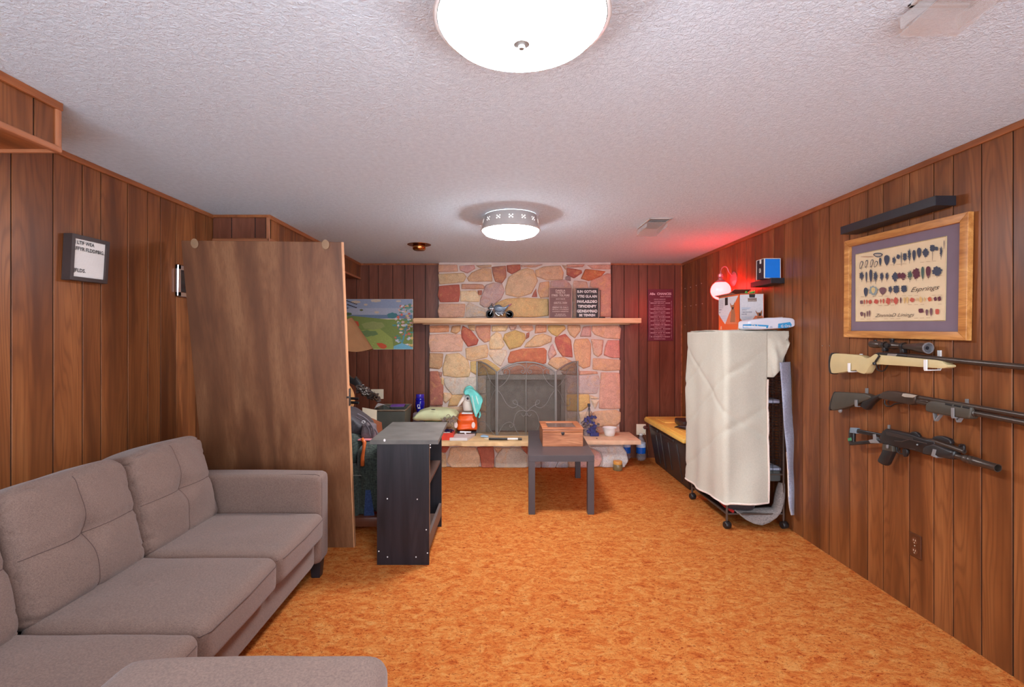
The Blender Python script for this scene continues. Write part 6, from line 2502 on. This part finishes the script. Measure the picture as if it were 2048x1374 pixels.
obj('railing_bits', bm, 'shipgrey', ms)
bm = B()
tube(bm, [zs(328, 400, 5.61), zs(328, 200, 5.61)], .006, 8)
a, b = zs(308, 150), zs(348, 200)
box(bm, a.x, b.x, 5.59, 5.63, b.z, a.z, .002)
for x in (222, 262, 385, 428):
    tube(bm, [zs(x, 470, 5.6), zs(328, 190, 5.61)], .0016, 5)
obj('mast', bm, plain('mast_dark', (56, 52, 60), .5), ms, smooth=50)
bm = B()
lathe(bm, [(0, 0), (.008, 0), (.008, .004), (0, .005)], P(1193.5, 875.5, 5.42) * 1.0, seg=10)
o = obj('small_dark_pebble', bm, 'ink_black')
o.location.z = HZ
tag(o, 'tiny dark crumb on the right hearth slab before the toy ship', 'crumb')

# jar candle on carpet
t = thing('jar_candle', (1.235, 5.36, 0), 'squat jar candle with orange lid on the carpet before the hearth', 'candle')
bm = B()
lathe(bm, [(0, 0), (.045, 0), (.050, .006), (.050, .06), (.046, .066), (0, .066)], (1.235, 5.36, 0), seg=28)
obj('jar', bm, plain('jar_olive', (128, 112, 78), .25, var=.2, scale=20), t, smooth=45)
bm = B()
lathe(bm, [(0, .066), (.046, .066), (.048, .07), (.048, .095), (.044, .1), (0, .1)], (1.235, 5.36, 0), seg=28)
obj('jar_lid', bm, plain('amber_lid', (222, 158, 74), .4), t, smooth=45)

# water bottles behind the hearth
M['water'] = plain('clear_bottle', (200, 196, 200), .1, var=.05, alpha=.22)
for x, y, lb_ in ((1.606, 5.80, 'clear water bottle with blue label standing beside the wall outlet'), (1.436, 5.82, 'water bottle with blue label half hidden behind the right end of the hearth stone')):
    t = thing('water_bottle', (x, y, 0), lb_, 'bottle', 'water bottles behind the hearth')
    bm = B()
    lathe(bm, [(0, .004), (.035, .0), (.050, .012), (.053, .03), (.053, .20), (.050, .215), (.03, .25), (.018, .275), (.018, .29), (0, .29)], (x, y, 0), seg=24)
    obj('bottle_body', bm, 'water', t, smooth=50)
    bm = B()
    lathe(bm, [(.0535, .085), (.0545, .085), (.0545, .155), (.0535, .155)], (x, y, 0), seg=24)
    lb2 = obj('blue_label', bm, plain('label_blue', (22, 98, 200), .35, var=.15, scale=40), t, smooth=50)
    bm = B()
    lathe(bm, [(.0535, .155), (.0545, .155), (.0545, .205), (.0535, .205)], (x, y, 0), seg=24)
    obj('white_label_band', bm, plain('label_pale', (200, 206, 226), .35, var=.15, scale=40), t, smooth=50)
    bm = B()
    lathe(bm, [(0, .29), (.019, .29), (.02, .295), (.02, .31), (0, .312)], (x, y, 0), seg=16)
    obj('cap', bm, 'white', t, smooth=50)

# outlet on the back wall with a brown plug
t = thing('cream_outlet', (1.64, YB, .28), 'cream outlet plate with brown plug and cord on the back wall behind the tote', 'outlet')
a, b = P(1272.5, 848, YB), P(1291.5, 869.5, YB)
bm = B()
box(bm, a.x, b.x, YB - .008, YB, b.z, a.z, .003)
obj('cover_plate', bm, 'cream', t)
bm = B()
c = P(1290, 855, YB - .02)
lathe(bm, [(0, 0), (.02, 0), (.022, .012), (.016, .03), (0, .034)], c + V((0, .012, 0)), (0, -1, 0), 16)
tube(bm, [c + V((0, -.015, 0)), c + V((.05, -.03, .0)), c + V((.08, -.02, -.06))], .005, 6)
pg = obj('brown_plug', bm, plain('brown_plug', (94, 44, 34), .5), t, smooth=50)
bm = B()
tube(bm, chaikin([P(1288, 866, YB - .012), P(1292, 880, YB - .02), P(1295, 895, YB - .03), P(1297, 910, YB - .02)], 2, False), .0028, 6)
obj('thin_cord', bm, plain('thin_tan_cord', (170, 104, 66), .5), t, smooth=60)

# ================================================================== on the mantel
YM = 5.70


def zm(x, y, Y=YM):
    return P(940 + x / 15.267, 560 + y / 15.267, Y)


mc = thing('toy_motorcycle', (zm(910, 0).x, YM, MZ), 'black and chrome toy sport motorcycle on the mantel', 'toy motorcycle')
M['tyre'] = plain('tyre', (26, 25, 26), .6)
R_ = 0.0455
wc = [V((zm(612, 0).x, YM, MZ + R_)), V((zm(1208, 0).x, YM, MZ + R_))]
for c in wc:
    bm = B()
    lathe(bm, [(.031, -.010), (.040, -.011), (R_, -.005), (R_, .005), (.040, .011), (.031, .010), (.031, -.010)], c, (0, 1, 0), 32)
    w_ = obj('wheel', bm, 'tyre', mc, smooth=50)
    bm = B()
    lathe(bm, [(.027, -.008), (.032, -.009), (.032, .009), (.027, .008), (.027, -.008)], c, (0, 1, 0), 28)
    for i in range(6):
        a_ = i * math.pi / 3 + .2
        tube(bm, [c, c + V((math.cos(a_) * .029, 0, math.sin(a_) * .029))], .0022, 5)
    lathe(bm, [(0, -.010), (.007, -.010), (.007, .010), (0, .010)], c, (0, 1, 0), 12)
    obj('rim', bm, plain('pale_rim', (176, 182, 196), .3, .2), w_, smooth=50)


def mz(x, y, dy=0):
    p_ = zm(x, y)
    k_ = (MZ + R_) - zm(0, 1045).z
    return V((p_.x, YM + dy, p_.z + k_))


bm = B()
prism(bm, chaikin([mz(x, y) for x, y in ((720, 815), (770, 775), (840, 750), (910, 752), (950, 790), (1010, 828), (1080, 812), (1150, 762), (1205, 745), (1165, 820), (1080, 905), (1070, 950), (960, 960), (900, 985), (820, 950), (760, 920), (735, 870))], 1), (0, .034, 0), .0025)
obj('tank_and_seat', bm, plain('camo_bike', (70, 76, 90), .3, .2, var=.8, scale=110), mc, smooth=45)
bm = B()
prism(bm, [mz(x, y) for x, y in ((770, 880), (960, 880), (1050, 900), (1040, 1020), (980, 1060), (870, 1080), (790, 1040), (750, 960))], (0, .028, 0), .004)
tube(bm, [mz(1040, 960, -.012), mz(1208, 1045, -.012)], .004, 6)
tube(bm, [mz(1040, 960, .012), mz(1208, 1045, .012)], .004, 6)
obj('engine_frame', bm, plain('engine_grey', (86, 82, 84), .35, .6, var=.5, scale=90), mc, smooth=45)
bm = B()
for dy in (-.014, .014):
    tube(bm, [mz(700, 860, dy), mz(612, 1045, dy)], .0034, 8)
tube(bm, [mz(610, 880, -.01), mz(720, 860, -.01)], .008, 8)
tube(bm, chaikin([mz(780, 990, -.018), mz(820, 1060, -.018), mz(890, 1085, -.018)], 1, False), .007, 8)
tube(bm, [mz(960, 1030, -.018), mz(1000, 1080, -.018)], .006, 8)
obj('fork_and_exhaust', bm, 'chrome', mc, smooth=50)
bm = B()
prism(bm, [mz(x, y) for x, y in ((540, 850), (580, 820), (620, 780), (675, 695), (690, 710), (670, 790), (730, 810), (700, 860), (610, 905), (560, 890))], (0, .03, 0), .004)
prism(bm, chaikin([mz(x, y) for x, y in ((480, 1010), (520, 930), (600, 905), (680, 920), (730, 990), (700, 960), (620, 930), (540, 950))], 1), (0, .024, 0), .001)
obj('front_fairing', bm, 'plastic_black', mc, smooth=45)
bm = B()
prism(bm, [mz(x, y) for x, y in ((1165, 760), (1290, 708), (1240, 770), (1180, 815))], (0, .018, 0), .003)
obj('tail_piece', bm, plain('red_tail', (164, 52, 86), .35), mc, smooth=45)


def sign(name, px0, px1, py0, py1, Y, label, bgm, frm, lines, ink, boldf=.01, th_=.018, edge=.008, parent=None):
    a, b = P(px0, py1, Y), P(px1, py0, Y)
    if name == 'mantel_sign':
        a.z = MZ
    t = thing(name, ((a.x + b.x) / 2, Y, a.z), label, 'sign')
    bm = B()
    box(bm, a.x, b.x, Y, Y + th_, a.z, b.z, .001)
    obj('board', bm, bgm, t)
    if edge:
        bm = B()
        for q in ((a.x, a.x + edge, a.z, b.z), (b.x - edge, b.x, a.z, b.z), (a.x, b.x, a.z, a.z + edge), (a.x, b.x, b.z - edge, b.z)):
            box(bm, q[0], q[1], Y - .004, Y + .002, q[2], q[3], .0005)
        obj('frame', bm, frm, t)
    bm = B()
    W, H = b.x - a.x, b.z - a.z
    for ln in lines:
        s_, u, v_, w_, h_ = ln[:5]
        o_ = V((a.x + W * u, Y - .0012, a.z + H * (1 - v_)))
        text_bm(bm, s_, o_, (1, 0, 0), (0, 0, 1), width=W * w_, size=H * h_ * 1.2, ext=.0004, align='CENTER', bold=ln[5] if len(ln) > 5 else boldf)
    return t, bm, a, W, H


t, bm, a, W, H = sign('mantel_sign', 1098, 1144, 574.7, 635.5, 5.74, 'brown wooden sign with cream lettering, left of the two on the mantel', plain('brown_sign', (120, 82, 76), .6), plain('tan_edge', (176, 138, 120), .6),
    [('DAISLA', .5, .135, .42, .075), ('MOILTO', .5, .20, .40, .055), ('STRED  TOL PUKE', .5, .285, .78, .07), ('SASW WRLTR', .5, .39, .40, .04), ('GNUTOL ONW', .5, .525, .58, .06),
     ('GRIDNY ED DALM.', .5, .665, .70, .058), ('MPTIONE T FTPANBRANG', .5, .72, .70, .03), ('A ACIOIUTV UNGARTIVA', .5, .79, .70, .04), ('A wooni ors', .5, .875, .42, .045), ('SMOBTEAR BWLTR', .5, .93, .50, .04)], 'ink_white')
for v_, u0, u1 in ((.315, .08, .88), (.44, .25, .75), (.57, .2, .8)):
    box(bm, a.x + W * u0, a.x + W * u1, 5.7386, 5.7392, a.z + H * (1 - v_) - .001, a.z + H * (1 - v_))
obj('lettering', bm, plain('cream_lettering', (222, 196, 182), .7), t)
t, bm, a, W, H = sign('mantel_sign', 1151, 1197.6, 575.5, 635.5, 5.73, 'black sign with bold white lettering, right of the two on the mantel', plain('black_sign', (40, 34, 34), .6), plain('tan_edge2', (150, 116, 100), .6),
    [('B.IN GOTHER', .5, .165, .84, .10, .03), ('VTRS GLA.AIN', .5, .32, .84, .10, .03), ('PAVLASLDEO', .5, .49, .86, .10, .04), ('TIPXDENPY', .5, .645, .80, .10, .04), ('GIDNEAMNAD', .5, .805, .87, .11, .04), ('BE TENREH', .5, .93, .68, .09, .04)], 'ink_white')
obj('lettering', bm, 'ink_white', t)
bm = B()
a = P(1198.5, 632, 5.7)
box(bm, a.x, a.x + .066, 5.68, 5.72, MZ, MZ + .018, .005, rot=None)
tag(obj('black_clip', bm, 'plastic_black', smooth=40), 'small black object on the mantel right of the black sign', 'clip')

lines = [('ABe  CHANCES', .5, .11, .86, .052, .02), ('MAKE T CHAINS', .70, .15, .42, .018)]
row = ['SARTEST RNIGEONE', 'GPRLSEIEIUEDISEE', 'BEINOET RIR DATI  AKIND', 'RT LAB T.NTT', 'RNTERN ALTMR', 'MARKES MASTENDE NIAMMED', 'RAILYTINE TUMIBE', 'MDULAPIT T.T MATIC NBERY', 'RIRAICNT OTSARIR', 'RUICATIE E  TN RAMLEINALER', 'BETTRY  BE NIEMB', 'MUNITE TAIT ULTBET  RIARLE', 'BRENINE  NEIGIS', 'AUIRITEREMI ATIR EMBARKI', 'TIRMTAU FABIMONT', 'BAILLUTTE TUI  - BUIANIEM', 'SNUTTUITE REMGADURE', 'BRIGRAT UN IB  TN IREMBI', 'ARTUL BEIRUTR', 'TR  ADNINJERTRLT A RENIENT', 'WBUIRENMERINTE BANTEINDRAL']
for i, s_ in enumerate(row):
    v_ = .20 + i * .0385
    big = i in (2, 5, 7, 9, 11, 13, 15, 17, 19)
    lines.append((s_, .5 if big else .47, v_, .78 if big else .46, .020 if big else .013, .015))
t, bm, a, W, H = sign('wall_poster', 1295.8, 1346, 578.5, 681.5, YB - .014, 'tall dark red sign with white lettering on back wall right of the mantel', plain('maroon_poster', (104, 26, 48), .5, var=.25, scale=3), 'black', lines, 'ink_white', th_=.013, edge=0)
for i in range(34):
    for u in (.07, .935):
        z_ = a.z + H * (.05 + .74 * i / 34)
        box(bm, a.x + W * u, a.x + W * u + .0022, YB - .0152, YB - .0146, z_, z_ + .007 * (1 + (i * 7 % 3)) / 2)
obj('lettering', bm, plain('pinkish_white_ink', (230, 200, 204), .6), t)
